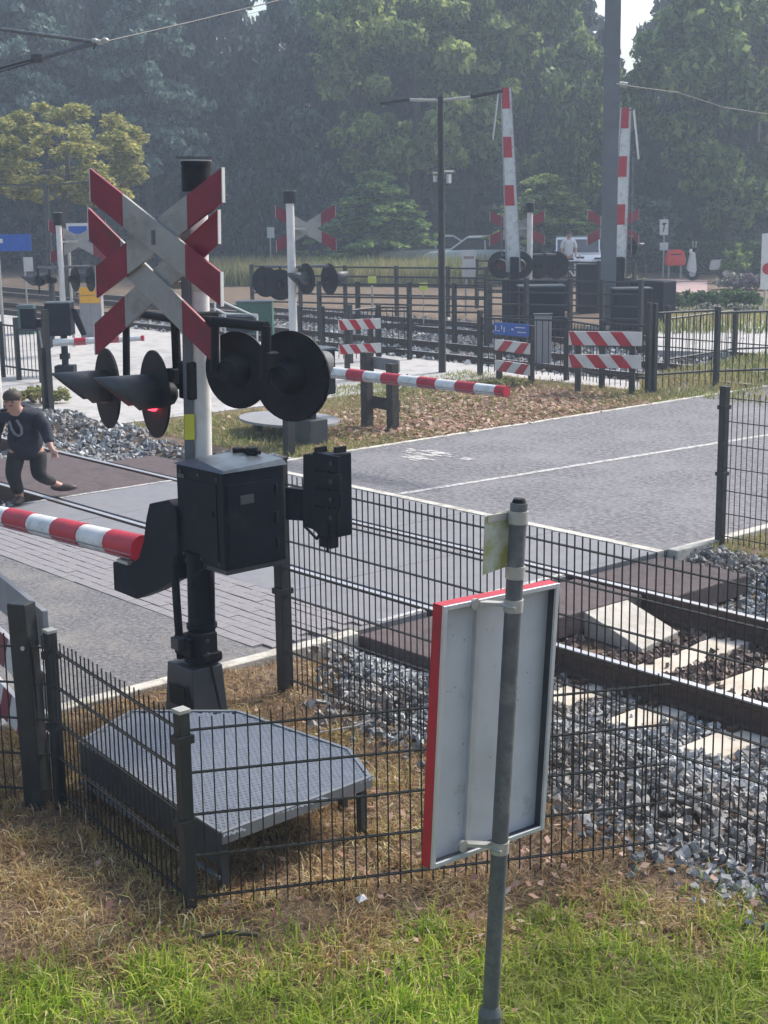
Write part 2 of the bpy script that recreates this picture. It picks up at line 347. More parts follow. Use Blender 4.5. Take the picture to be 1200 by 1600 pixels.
# wedge-shaped deflector at the end of the panels
o = MB().add([(-6.93, 7.86, -.006), (-6.93, 8.34, -.006), (-6.42, 8.30, -.135), (-6.36, 7.82, -.150), (-6.93, 7.86, -.19), (-6.93, 8.34, -.19), (-6.42, 8.30, -.19), (-6.36, 7.82, -.19)],
    [(0, 1, 2, 3), (0, 3, 7, 4), (1, 5, 6, 2), (2, 6, 7, 3), (0, 4, 5, 1)]).build('deflector_block', 'concrete', None, .006)
tag(o, 'pale wedge shaped concrete ramp between the rails beside the crossing', 'concrete block')
# rails
def rail_profile():
    return [(-.07, 0), (.07, 0), (.07, .012), (.012, .03), (.010, .115), (.034, .128), (.036, .158), (.028, .165), (-.028, .165), (-.036, .158), (-.034, .128), (-.010, .115), (-.012, .03), (-.07, .012)]
def rail(v, ua, ub, z0, label):
    P = rail_profile(); mb = MB(); n = len(P)
    vs = [(x, v+a, z0+b) for x in (ua, ub) for a, b in P]; fs = [(i, (i+1) % n, n+(i+1) % n, n+i) for i in range(n)]
    mb.add(vs, fs); mb.m = [1 if i == 7 else 0 for i in range(n)]
    mb.add(vs[:n], [tuple(range(n))]); mb.add(vs[n:], [tuple(range(n))])
    return tag(mb.build('rail', ['railside', 'railtop']), label, 'rail', 'railway rails')
rail(VN, -90, 25, -.165, 'nearest steel rail, running through the near edge of the crossing slabs')
rail(VF, -90, 25, -.165, 'second nearest steel rail, beyond the wedge shaped concrete ramp')
for i, v in enumerate((19.6, 21.1, 23.5, 25.0)):
    rail(v, -70, 20, -.165, ['third steel rail from the camera, behind the striped guard boards', 'fourth steel rail from the camera, behind the striped guard boards', 'fifth steel rail from the camera, before the tall grey mast', 'farthest steel rail, running just in front of the tall grey mast'][i])
# sleepers
sg = 'concrete sleepers of the near track'
s0 = None; k = 0
def sleeper_mesh():
    mb = MB(); W = .145
    secs = [(-1.3, .0), (-1.25, .0), (-.45, .0), (-.3, -.02), (.3, -.02), (.45, 0), (1.25, 0), (1.3, 0)]
    vs = []
    for y, dz in secs: vs += [(-W-.02, y, -.12), (W+.02, y, -.12), (W-.015, y, dz), (-W+.015, y, dz)]
    fs = [(4*i+a, 4*i+(a+1) % 4, 4*i+4+(a+1) % 4, 4*i+4+a) for i in range(len(secs)-1) for a in range(4)]
    L = 4*(len(secs)-1); mb.add(vs, fs+[(0, 1, 2, 3), (L, L+1, L+2, L+3)]); return mb
us = [-6.1+.6*i for i in range(0, 14)]+[-16.5-.6*i for i in range(0, 3)]
for i, u in enumerate(us):
    if s0 is None: s0 = o = sleeper_mesh().build('sleeper', 'sleeper', None, .008)
    else: o = s0.copy(); COL.objects.link(o)
    o.location = (u, (VN+VF)/2, -.168+random.uniform(-.006, .002)); o.rotation_euler.z = random.uniform(-.01, .01)
    lab = 'pale concrete sleeper nearest the wedge shaped ramp' if i == 0 else ('second pale concrete sleeper from the wedge shaped ramp' if i == 1 else (('%s pale concrete sleeper from the wedge shaped ramp' % ['', '', 'third', 'fourth', 'fifth'][i] if i < 5 else ('pale concrete sleeper of the near track beyond the right edge' if i < 14 else 'pale concrete sleeper left of the crossing behind the running person'))))
    tag(o, lab, 'sleeper', sg)
    if i in (0, 1, 2, 3, 4):
        for sv in (-.75, .75):
            for sx in (-.08, .08):
                c = MB().box((0, 0, .012), (.05, .09, .03)).build('rail_clip', 'railside', o); c.location = (sx, sv+math.copysign(.11, sx), 0)
# ballast stones
def ico():
    t = (1+5**.5)/2; v = np.array([(-1, t, 0), (1, t, 0), (-1, -t, 0), (1, -t, 0), (0, -1, t), (0, 1, t), (0, -1, -t), (0, 1, -t), (t, 0, -1), (t, 0, 1), (-t, 0, -1), (-t, 0, 1)], float); v /= np.linalg.norm(v[0])
    f = np.array([(0, 11, 5), (0, 5, 1), (0, 1, 7), (0, 7, 10), (0, 10, 11), (1, 5, 9), (5, 11, 4), (11, 10, 2), (10, 7, 6), (7, 1, 8), (3, 9, 4), (3, 4, 2), (3, 2, 6), (3, 6, 8), (3, 8, 9), (4, 9, 5), (2, 4, 11), (6, 2, 10), (8, 6, 7), (9, 8, 1)])
    return v, f
IV, IF = ico()
BV = np.array([(x, y, z) for z in (-1, 1) for y in (-1, 1) for x in (-1, 1)], float)*.72
BF = np.array([(0, 2, 3), (0, 3, 1), (4, 5, 7), (4, 7, 6), (0, 1, 5), (0, 5, 4), (2, 6, 7), (2, 7, 3), (0, 4, 6), (0, 6, 2), (1, 3, 7), (1, 7, 5)])
def stones(name, P, smin, smax, m='stone'):
    n = len(P); s = RN.uniform(smin, smax, (n, 1, 1))*RN.uniform(.65, 1.3, (n, 1, 3))*np.array([1, 1, .75])
    V = (BV[None]+RN.normal(0, .26, (n, 8, 3)))*s
    q = RN.normal(size=(n, 4)); q /= np.linalg.norm(q, axis=1, keepdims=True); w_, x, y, z = q.T
    Rm = np.stack([1-2*(y*y+z*z), 2*(x*y-z*w_), 2*(x*z+y*w_), 2*(x*y+z*w_), 1-2*(x*x+z*z), 2*(y*z-x*w_), 2*(x*z-y*w_), 2*(y*z+x*w_), 1-2*(x*x+y*y)], -1).reshape(n, 3, 3)
    V = np.einsum('nij,nkj->nki', Rm, V)+P[:, None, :]
    T = (BF[None]+8*np.arange(n)[:, None, None]).reshape(-1, 3)
    return tag(npmesh(name, V.reshape(-1, 3), T, m), kind='stuff')
def bedz(u, v): return gz(u, v)
def scatter(n, ua, ub, va, vb, keep):
    u = RN.uniform(ua, ub, n); v = RN.uniform(va, vb, n); k = keep(u, v); return u[k], v[k]
def rightbed(u, v):
    k = (v > near_edge(u)+.12*RN.normal(size=len(u))) & (v < 10.15+.3*(vnoise(u, v, 2, 9)-.5)) & (u > U1+.1)
    k &= ~((u < -6.6) & (v > 6.3) & (v < 7.05)) & ~((u < -6.95) & (v > 7.15) & (v < 8.54)) & ~((u < -6.75) & (v > 8.66) & (v < 9.6))
    k &= ~((u < -6.38) & (v > 7.80) & (v < 8.36))
    ph = ((u+6.1+.3) % .6)/.6; onsl = (np.abs(ph-.5) < .235) & (v > 6.6) & (v < 9.12)
    k &= ~(onsl & (RN.random(len(u)) > .06)) & ~(np.abs(v-VN) < .08) & ~(np.abs(v-VF) < .08)
    return k
u, v = scatter(46000, U1, -1.2, 4.6, 10.4, rightbed)
inner = (v > VN+.05) & (v < VF-.05)
def bedpts(u, v, lift=.025):
    sh = .09*np.exp(-((v-5.9)/.35)**2)
    return np.stack([u, v, bedz(u, v)+sh+RN.uniform(-.012, lift, len(u))], -1)
stones('ballast', bedpts(u[~inner], v[~inner], .035), .012, .026)
stones('rusty_ballast', bedpts(u[inner], v[inner], .03), .013, .026, 'rockrust')
u, v = scatter(13000, -22, U0-.1, 5.4, 10.6, lambda u, v: ~((u > -16.1) & (v > 7.1) & (v < 8.6)) & ~((u > -15) & (v > 8.6) & (v < 9.3)) & ~(np.abs(v-VN) < .08) & ~(np.abs(v-VF) < .08) & (v < 10.3+.6*(vnoise(u, v, 1, 4)-.5)))
stones('ballast', bedpts(u, v, .05), .02, .04)
u, v = scatter(16000, -34, U0-.3, 18.7, 25.9, lambda u, v: np.min(np.abs(v[:, None]-np.array([19.6, 21.1, 23.5, 25.0])[None]), 1) > .09)
stones('ballast', bedpts(u, v, .07), .03, .055)
def patch(name, ua, ub, va, vb, z, m):     # flat sheet a few mm above the ground
    return struct(name, MB().span((ua, va, z-.15), (ub, vb, z)), m)
patch('path', -70, -17.6, 10.35, 18.4, -.018, 'plaza')
mk = MB(); P = [at(985, 470), at(1105, 470), at(1105, 437), at(985, 434)]
mk.prism([(p.x, p.y, -.02) for p in P], (0, 0, -.1)); struct('path', mk, 'pinkpave')
mk = MB(); P = [at(1010, 545), at(1500, 560), at(1400, 470), at(1040, 474)]
mk.prism([(p.x, p.y, -.022) for p in P], (0, 0, -.1)); struct('path', mk, 'plaza')
struct('path', MB().span((-40, 17.9, -.17), (U0-.2, 18.75, -.02)), 'plaza')
# ------------------------------------------------------------------ grass, litter
def blades(name, u, v, z, L, W, m, lean=.5, up=1.0):
    n = len(u); a = RN.uniform(0, 2*math.pi, n); b = a+RN.normal(0, 1.2, n)
    L = L*RN.uniform(.5, 1.25, n); W = W*RN.uniform(.7, 1.3, n); ln = np.abs(RN.normal(lean, lean*.5, n))
    d = np.stack([np.cos(b), np.sin(b), 0*b], -1); s = np.stack([np.cos(a+1.57), np.sin(a+1.57), 0*a], -1)
    B = np.stack([u, v, z], -1); hz = 1/np.sqrt(1+ln**2)
    mid = B+d*(L*ln*hz*.35)[:, None]; mid[:, 2] += L*hz*.55*up
    tip = B+d*(L*ln*hz*1.1)[:, None]; tip[:, 2] += L*hz*(.95-.35*np.clip(ln, 0, 1.5))*up
    V = np.stack([B-s*W[:, None], B+s*W[:, None], mid-s*W[:, None]*.8, mid+s*W[:, None]*.8, tip], 1)
    T = (np.array([(0, 1, 3), (0, 3, 2), (2, 3, 4)])[None]+5*np.arange(n)[:, None, None]).reshape(-1, 3)
    return tag(npmesh(name, V.reshape(-1, 3), T, m), kind='stuff')
def ub_line(v): return -4.72+.60*(v-2.76)
def edge_noise(u, v): return .55*(vnoise(u, v, 1.6, 21)-.5)+.35*(vnoise(u, v, 4.5, 22)-.5)
u, v = scatter(150000, -6.2, -1.5, .6, 7.0, lambda u, v: (u > ub_line(v)+edge_noise(u, v)+.18*RN.normal(size=len(u))) & (v < near_edge(u)+.2) & (RN.random(len(u)) < .35+.9*vnoise(u, v, 3, 23)))
tall = .6+.9*vnoise(u, v, 2.2, 24)
n = len(u); blades('grass', u, v, gz(u, v)-.01, .115*tall, .0034, 'grassblade', 1.0)
# clumps: longer combed tufts
cu = RN.uniform(-5.4, -2.2, 130); cv = RN.uniform(1.4, 5.2, 130); kk = cu > ub_line(cv)-.15+edge_noise(cu, cv); cu, cv = cu[kk], cv[kk]
uu = np.repeat(cu, 110)+RN.normal(0, .05, len(cu)*110); vv = np.repeat(cv, 110)+RN.normal(0, .05, len(cv)*110)
blades('tall_grass', uu, vv, gz(uu, vv)-.01, .17, .0034, 'grassblade', 1.3)
u, v = scatter(9000, -6.2, -1.8, .8, 6.5, lambda u, v: (u > ub_line(v)-.25+edge_noise(u, v)) & (v < near_edge(u)+.1) & (vnoise(u, v, 2.6, 77) > .56))
blades('broad_weeds', u, v, gz(u, v)-.005, .06, .011, 'grassblade', 1.4)
u, v = scatter(150000, -7.62, -2.6, -.5, 6.2, lambda u, v: (u < ub_line(v)+edge_noise(u, v)+.25) & (v < near_edge(u)+.15) & (RN.random(len(u)) < .25+.9*vnoise(u, v, 2.6, 33)))
blades('dry_grass', u, v, gz(u, v)-.005, .095*(.6+.8*vnoise(u, v, 2, 34)), .0034, 'dryblade', 1.3, .75)
cu = RN.uniform(-7.5, -3.4, 420); cv = RN.uniform(.4, 5.0, 420); kk = cu < ub_line(cv)+.2; cu, cv = cu[kk], cv[kk]
uu = np.repeat(cu, 70)+RN.normal(0, .06, len(cu)*70); vv = np.repeat(cv, 70)+RN.normal(0, .06, len(cv)*70)
blades('dry_tufts', uu, vv, gz(uu, vv)-.005, .12, .0034, 'straw', 1.3)
# verges beside the far road, weeds
u, v = scatter(52000, -18.5, U0-.05, 9.9, 17.9, lambda u, v: (v > 10.3) & (RN.random(len(u)) < .2+.9*vnoise(u, v, .9, 41)) & ~((u < -17.4) & (v < 13)))
blades('weeds', u, v, gz(u, v)-.01, .12, .007, 'weeds', .9)
u, v = scatter(30000, U1+.1, -3.5, 10.1, 14.5, lambda u, v: RN.random(len(u)) < .3+.8*vnoise(u, v, 1.3, 42))
blades('weeds', u, v, gz(u, v)-.01, .10, .005, 'weeds', .9)
def far_grass(name, quad, n, L, W, m='weeds', keep=None):
    A, B, C, D = [Vector(at(*p)) for p in quad]; s = RN.random(n); t = RN.random(n)
    P = np.outer((1-s)*(1-t), A)+np.outer(s*(1-t), B)+np.outer(s*t, C)+np.outer((1-s)*t, D)
    return blades(name, P[:, 0], P[:, 1], P[:, 2]*0-.04, L, W, m, .3)
far_grass('tall_grass', [(300, 446), (790, 446), (790, 432), (300, 430)], 16000, .95, .02)
far_grass('weeds', [(960, 520), (1220, 520), (1220, 470), (1010, 480)], 3500, .25, .015)
far_grass('weeds', [(1000, 610), (1240, 640), (1240, 540), (1000, 590)], 5000, .14, .01)
# fallen leaves
def litter(name, cx, cy, su, sv, n, sz=.035, m='litter'):
    u = cx+RN.normal(0, su, n); v = cy+RN.normal(0, sv, n); k = u < U0-.02 if cx < U0 else u > U1; u = u[k]; v = v[k]; n = len(u)
    B = np.stack([u, v, gz(u, v)+RN.uniform(.0, .05, n)], -1); a = RN.uniform(0, 6.28, n); tl = RN.normal(0, .35, (n, 2)); sz = sz*RN.uniform(.6, 1.3, n)
    e1 = np.stack([np.cos(a), np.sin(a), tl[:, 0]], -1)*sz[:, None]; e2 = np.stack([-np.sin(a), np.cos(a), tl[:, 1]], -1)*sz[:, None]*.6
    V = np.stack([B-e1, B+e2, B+e1, B-e2], 1); T = (np.array([(0, 1, 2), (0, 2, 3)])[None]+4*np.arange(n)[:, None, None]).reshape(-1, 3)
    return tag(npmesh(name, V.reshape(-1, 3), T, m), kind='stuff')
litter('fallen_leaves', -14.7, 14.0, .95, 1.3, 9000, .045)
litter('fallen_leaves', -15.2, 16.1, 1.3, .6, 2500, .045)
litter('fallen_leaves', -5.6, 4.3, .9, .55, 500, .022)
litter('fallen_leaves', -4.3, 4.4, .5, .5, 220, .022)

# ================================================================== FENCES
def wire_fence(label, P, h, pitch=.05, post_w=.06, single=True, rows=None, group=None, post_h=None, z0=0.02, cap=False, posts=None, rw=.004, name='wire_fence', group_wires=False, overhang=.03):
    """double wire mesh fence: posts, one panel per bay (its cross wires), every upright wire a piece of its panel"""
    t = thing(name, label, 'fence', (P[0][0], P[0][1], 0), 0, group); b = Vector((P[0][0], P[0][1], 0))
    ph = post_h or h+.05
    for i, p in enumerate(P):
        if posts is not None and i not in posts: continue
        g0 = float(gz(p[0], p[1])); q = Vector((p[0], p[1], 0))-b
        po = MB().span((-post_w/2, -post_w/2, g0-.1), (post_w/2, post_w/2, ph)).build('post', 'darkpost', t, .004); po.location = (q.x, q.y, 0)
        cp = MB().span((-post_w/2-.003, -post_w/2-.003, ph), (post_w/2+.003, post_w/2+.003, ph+.018)).build('post_cap', 'band' if cap else 'darkpost', po, .003)
        for z in (h*.9, h*.45):
            MB().span((-post_w/2-.008, -post_w/2-.012, z), (post_w/2+.008, post_w/2+.012, z+.035)).build('clip', 'darkpost', po)
    for i in range(len(P)-1):
        A = Vector((P[i][0], P[i][1], 0))-b; B = Vector((P[i+1][0], P[i+1][1], 0))-b; d = B-A; L = d.length; ang = math.atan2(d.y, d.x)
        mb = MB(); k = rows or max(3, round(h/.2)+1)
        for r in range(k):
            z = z0+.03+(h-.06-z0)*r/(k-1)
            for off in ((-.006, .006) if single else (0,)): mb.span((0, off-rw*.8, z-rw), (L, off+rw*.8, z+rw))
        pn = mb.build('mesh_panel', 'wire', t); pn.location = A; pn.rotation_euler.z = ang
        nw = int(L/pitch)
        if not group_wires:
            w0 = MB().span((-rw*.85, -rw*.85, z0-.03), (rw*.85, rw*.85, h+overhang)).build('wire', 'wire', pn); w0.location = (pitch/2, 0, 0)
            for j in range(1, nw): link_copy(w0, pn, (pitch/2+j*pitch+random.uniform(-.0015, .0015), 0, random.uniform(-.006, .006)))
        else:
            mb = MB()
            for j in range(nw): mb.span((pitch/2+j*pitch-rw*.8, -rw*.8, z0-.03), (pitch/2+j*pitch+rw*.8, rw*.8, h+overhang))
            tag(mb.build('upright_wires', 'wire', pn), kind='stuff')
    return t
wire_fence('low dark wire mesh fence around the metal deck, turning a corner at its capped post', [(-7.7, 2.35), (-6.41, 3.33), (-4.98, 3.16), (-3.98, 5.1)], .83, posts=(1, 2), cap=True, post_w=.052, rw=.0032)
wire_fence('chest high dark wire mesh fence along the near rail, behind the road sign', [(-7.08, 5.26), (-4.58, 5.26), (-2.08, 5.26), (.42, 5.26)], 1.31, posts=(0, 2, 3), post_w=.075, post_h=1.42, rw=.0032)
tag(wire_fence('chest high dark wire mesh fence on the grass at the right edge, past the rails', [(-7.61, 10.38), (-5.11, 10.38), (-2.6, 10.38)], 1.28, post_w=.065, pitch=.055, rw=.0032))
far_f = [at(750, 585), at(830, 600), at(885, 590), at(940, 606), at(1005, 613)]
def rail_fence(label, P, hs, nr=2, pw=.07, group=None, mesh=True, r=.018, nameit='rail_fence'):
    t = thing(nameit, label, 'fence', (P[0][0], P[0][1], 0), 0, group); b = Vector((P[0][0], P[0][1], 0))
    for p, h in zip(P, hs):
        q = Vector((p[0], p[1], 0))-b; po = MB().span((-pw/2, -pw/2, -.25), (pw/2, pw/2, h)).build('post', 'darkpost', t); po.location = (q.x, q.y, 0)
    for i in range(len(P)-1):
        A = Vector((P[i][0], P[i][1], 0))-b; B = Vector((P[i+1][0], P[i+1][1], 0))-b; hh = min(hs[i], hs[i+1])
        for k in range(nr):
            z = hh*(1-.75*k/max(1, nr-1))-.05
            MB().tube(A+Vector((0, 0, z)), B+Vector((0, 0, z)), r, n=6).build('rail', 'darkpost', t)
        if mesh:
            d = B-A; L = d.length; d.normalize(); n = Vector((-d.y, d.x, 0)); mb = MB()
            for j in range(int(L/.11)):
                p = A+d*(.05+j*.11); mb.span((p.x-.005, p.y-.005, .05), (p.x+.005, p.y+.005, hh-.05))
            tag(mb.build('upright_wires', 'wire', t), kind='stuff')
    return t
P = [at(750, 585), at(885, 592), at(940, 605), at(1012, 613)]
rail_fence('dark post and wire fence behind the blue sign and the striped guard boards', P, [1.08, 1.0, 1.05, 1.36])
P = [at(1020, 610), at(1042, 580), at(1118, 605), at(1147, 558)]
rail_fence('dark fence of tall thin posts right of the striped guard boards', [at(1021, 612), at(1118, 605), at(1240, 600)], [1.34, 1.24, 1.2])
rail_fence('thin dark fence in front of the flower beds at right', [at(1042, 578), at(1147, 560), at(1260, 556)], [1.1, .92, .9])
rail_fence('dark fence behind the leafy ground, left of the double street lamp', [at(470, 560), at(505, 563), at(548, 566), at(592, 560), at(640, 560)], [1.0, 1.0, 1.05, 1.0, 1.0])
rail_fence('dark railing in front of the tall grass, with five rails', [at(395, 486), at(470, 488), at(540, 490), at(620, 492), at(700, 494), at(760, 496)], [1.25]*6, 5, .08, r=.025, mesh=False)
rail_fence('dark railing nearer the rails, left of the double street lamp', [at(500, 520), at(560, 522), at(640, 524), at(710, 526), at(765, 527)], [1.15]*5, 4, .08, r=.022, mesh=False)
rail_fence('dark railing behind the black cabinets, left of the grey mast', [at(745, 480), at(800, 482), at(870, 484), at(935, 487), at(990, 489)], [1.3]*5, 6, .08, r=.025, mesh=False)
rail_fence('dark railing in front of the black cabinets, left of the grey mast', [at(760, 532), at(822, 534), at(890, 536), at(940, 538), at(1000, 540)], [1.3]*5, 5, .08, r=.018, mesh=False)
rail_fence('dark barred fence at the left edge, behind the running person', [at(5, 588), at(30, 592), at(66, 596), at(72, 640)], [.95, 1.05, .9, .9])
o = MB().span((-.04, -.04, -.1), (.04, .04, 1.45)).build('fence_post', 'darkpost'); o.location = at(79, 640); tag(o, 'single dark square post on the path behind the running person', 'post')
o = MB().span((-.05, -.05, -.2), (.05, .05, .62)).build('stub_post', 'darkpost'); o.location = at(452, 708); tag(o, 'short dark post stub on the verge under the round signal boards', 'post')

# ================================================================== GUARD BOARDS
def striped_board(parent, A, B, h, t=.03, n=6, lean=1, mats=('white', 'red')):
    """a board from A to B (lower edge), slanted stripes built as pieces on its face"""
    A = Vector(A); B = Vector(B); d = (B-A); L = d.length; d.normalize(); nrm = Vector((d.y, -d.x, 0)); up = Vector((0, 0, 1))
    bd = MB().prism([A, B, B+up*h, A+up*h], -nrm*t).build('board', mats[0], parent, .003)
    sw = L/(2*n)
    for side in (1, -1):
        for k in range(n):
            a = (2*k+.3)*sw; o_ = nrm*.0025 if side == 1 else -nrm*(t+.0025)
            sh = sw*.9*lean; pts = []
            c = lambda s_: min(max(s_, 0), L)
            lo0, lo1, hi0, hi1 = a, a+sw, a-sh, a+sw-sh
            pts = [A+d*c(lo0), A+d*c(lo1), A+d*c(hi1)+up*h, A+d*c(hi0)+up*h]
            MB().prism([p+o_ for p in pts], (nrm if side == 1 else -nrm)*.0015).build('stripe', mats[1], bd)
    return bd
def guard(label, pa, pb, hb, boards, group='striped guard boards', pw=.1, ext=.12, n=3, lean=1, name='guard_board', panel=None):
    A = Vector((pa[0], pa[1], 0)); B = Vector((pb[0], pb[1], 0)); t = thing(name, label, 'guard rail', A, 0, group); d = (B-A); L = d.length; d.normalize(); nrm = Vector((d.y, -d.x, 0))
    for s in (0, L):
        po = MB().span((-pw/2, -pw/2, -.3), (pw/2, pw/2, hb)).build('post', 'wood', t, .006); po.location = d*s; po.rotation_euler.z = math.atan2(d.y, d.x)
    for (z0, z1) in boards:
        striped_board(t, nrm*(pw/2+.032)-d*ext+Vector((0, 0, z0)), nrm*(pw/2+.032)+d*(L+ext)+Vector((0, 0, z0)), z1-z0, n=n, lean=lean)
    return t
guard('red and white striped guard board with two boards at the grey mast', at(903, 612), at(987, 614), .86, [(.38, .58), (.72, .93)], ext=.14, n=3, pw=.09)
g = guard('small red and white striped guard board under a blue sign', at(780, 590), at(830, 598), .92, [(.12, .30), (.46, .64)], ext=.03, n=2, lean=-1, pw=.08)
# the blue sign on it
A = at(778, 592); B = at(832, 598); t = thing('blue_sign', 'blue sign with white lettering above the small striped guard board', 'sign', A)
d = (B-A).normalized(); nrm = Vector((d.y, -d.x, 0)); L = (B-A).length
MB().prism([nrm*.1+Vector((0, 0, .74)), nrm*.1+d*L+Vector((0, 0, .74)), nrm*.1+d*L+Vector((0, 0, .94)), nrm*.1+Vector((0, 0, .94))], -nrm*.02).build('panel', 'blue', t, .003)
for (x0, x1, z0, z1) in ((.03, .042, .80, .89), (.06, .11, .80, .812), (.13, .142, .83, .90), (.17, .185, .79, .87), (.36, .52, .875, .89), (.40, .54, .80, .815), (.30, .33, .83, .86)):
    MB().prism([nrm*.102+d*(x0*L/.58)+Vector((0, 0, z0)), nrm*.102+d*(x1*L/.58)+Vector((0, 0, z0)), nrm*.102+d*(x1*L/.58)+Vector((0, 0, z1)), nrm*.102+d*(x0*L/.58)+Vector((0, 0, z1))], nrm*.002).build('letter_stroke', 'white', t)
guard('weathered striped guard board seen side on, left of the double street lamp', at(543, 592), at(580, 590), .95, [(.42, .58), (.82, .99)], ext=.16, n=3, pw=.08)
# plain grey backed guard at the verge
A = at(574, 666); B = at(614, 671); t = thing('guard_board', 'grey backed guard board with two boards on dark posts beside the lowered boom', 'guard rail', A, 0, 'striped guard boards')
for p, h in ((A, .98), (B, .86)):
    po = MB().span((-.06, -.06, -.3), (.06, .06, h)).build('post', 'wood', t, .006); po.location = p-A
d = (B-A).normalized(); nrm = Vector((d.y, -d.x, 0)); L = (B-A).length
for z0, z1, m in ((.74, .90, 'greypanel'), (.22, .38, 'wood')):
    MB().prism([-nrm*.065-d*.12+Vector((0, 0, z0+.03)), -nrm*.065+d*(L+.05)+Vector((0, 0, z0)), -nrm*.065+d*(L+.05)+Vector((0, 0, z1)), -nrm*.065-d*.12+Vector((0, 0, z1+.03))], -nrm*.03).build('board', m, t, .003)
# near left guard board
A = Vector((-6.53, 3.27, 0)); t = thing('guard_board', 'nearest striped guard board on thick dark post, cut off by the left edge', 'guard rail', A, 0, 'striped guard boards')
po = MB().span((-.055, -.045, -.3), (.055, .045, 1.02)).build('post', 'darkpost', t, .006); po.rotation_euler = (0, R(-1.5), R(25))
MB().tube((.03, -.05, .80), (.03, -.058, .80), .012, n=8).build('bolt', 'railtop', po)
d = (Vector((-7.15, 2.2, 0))-A).normalized(); nrm = Vector((-d.y, d.x, 0))
dd = Vector((-.98, .21, 0)).normalized(); nrm = Vector((-dd.y, dd.x, 0)).normalized()
if nrm.dot(-A) < 0: nrm = -nrm
for z0 in (.77, .44, .12):
    q = nrm*-.075
    bd = MB().prism([q+dd*-.02+Vector((0, 0, z0)), q+dd*1.5+Vector((0, 0, z0)), q+dd*1.5+Vector((0, 0, z0+.2)), q+dd*-.02+Vector((0, 0, z0+.2))], -nrm*.03).build('board', 'greypanel' if z0 > .7 else 'white', t, .003)
    for k in range(0 if z0 > .7 else 4):
        a = .12+k*.36; qq = q+nrm*.0015
        MB().prism([qq+dd*a+Vector((0, 0, z0)), qq+dd*(a+.17)+Vector((0, 0, z0)), qq+dd*(a+.03)+Vector((0, 0, z0+.2)), qq+dd*max(0, a-.14)+Vector((0, 0, z0+.2))], nrm*.0015).build('stripe', 'maroon', bd)

# ================================================================== METAL DECK
def inside(poly, x, y):
    c = False; n = len(poly); j = n-1
    for i in range(n):
        if (poly[i][1] > y) != (poly[j][1] > y) and x < (poly[j][0]-poly[i][0])*(y-poly[i][1])/(poly[j][1]-poly[i][1])+poly[i][0]: c = not c
        j = i
    return c
DP = [at(125, 1160, .3), at(345, 1303, .3), at(578, 1215, .3), at(545, 1172, .3), at(370, 1112, .3), at(205, 1112, .3)]
DP = [Vector((p.x, p.y, 0)) for p in DP]; b0 = DP[0].copy(); DL = [p-b0 for p in DP]
t = thing('metal_deck', 'raised light grey grating deck with clipped corner at the foot of the barrier post', 'platform', b0)
mb = MB()
# expanded metal: zigzag strands meeting in diamonds
e1 = (DL[1]-DL[0]).normalized(); e2 = Vector((-e1.y, e1.x, 0))
if e2.dot(DL[2]-DL[1]) < 0: e2 = -e2
pw, pl = .026, .062
for i in range(-4, 60):
    for j in range(-4, 60):
        a = e1*(i*pl)+e2*(j*pw)
        for s in (1, -1):
            p0 = a; p1 = a+e1*(pl/2)+e2*(s*pw/2)
            m_ = (p0+p1)/2
            if not (inside(DL, m_.x, m_.y)): continue
            w_ = e2*.0042
            mb.add([p0-w_+Vector((0, 0, .296)), p0+w_+Vector((0, 0, .302)), p1+w_+Vector((0, 0, .302)), p1-w_+Vector((0, 0, .296))], [(0, 1, 2, 3)])
            p2 = a+e1*pl
            mb.add([p1-w_+Vector((0, 0, .296)), p1+w_+Vector((0, 0, .302)), p2+w_+Vector((0, 0, .302)), p2-w_+Vector((0, 0, .296))], [(0, 1, 2, 3)])
tag(mb.build('grating', 'grating', t), kind='stuff')
c0 = sum(DL, Vector())/len(DL)
MB().prism([c0+(p-c0)*.97+Vector((0, 0, .262)) for p in DL], (0, 0, .006)).build('tray', 'deckdark', t)
for i in range(len(DL)):
    p, q_ = DL[i], DL[(i+1) % len(DL)]
    if i == 0:
        MB().bar(p+Vector((0, 0, .225)), q_+Vector((0, 0, .225)), .012, .16).build('skirt', 'deckdark', t)
        MB().bar(p+Vector((0, 0, .307)), q_+Vector((0, 0, .307)), .014, .010).build('edge_strip', 'edge', t)
        MB().bar(p-e2*.015+Vector((0, 0, .10)), q_-e2*.015+Vector((0, 0, .10)), .014, .014).build('skirt_rail', 'steel', t)
    else: MB().bar(p+Vector((0, 0, .28)), q_+Vector((0, 0, .28)), .02, .055).build('edge_strip', 'edge', t)
for i in range(len(DL)):
    p = DL[i]*.94+c0*.06; po = MB().span((-.018, -.018, -.25), (.018, .018, .262)).build('leg', 'deckdark', t); po.location = p

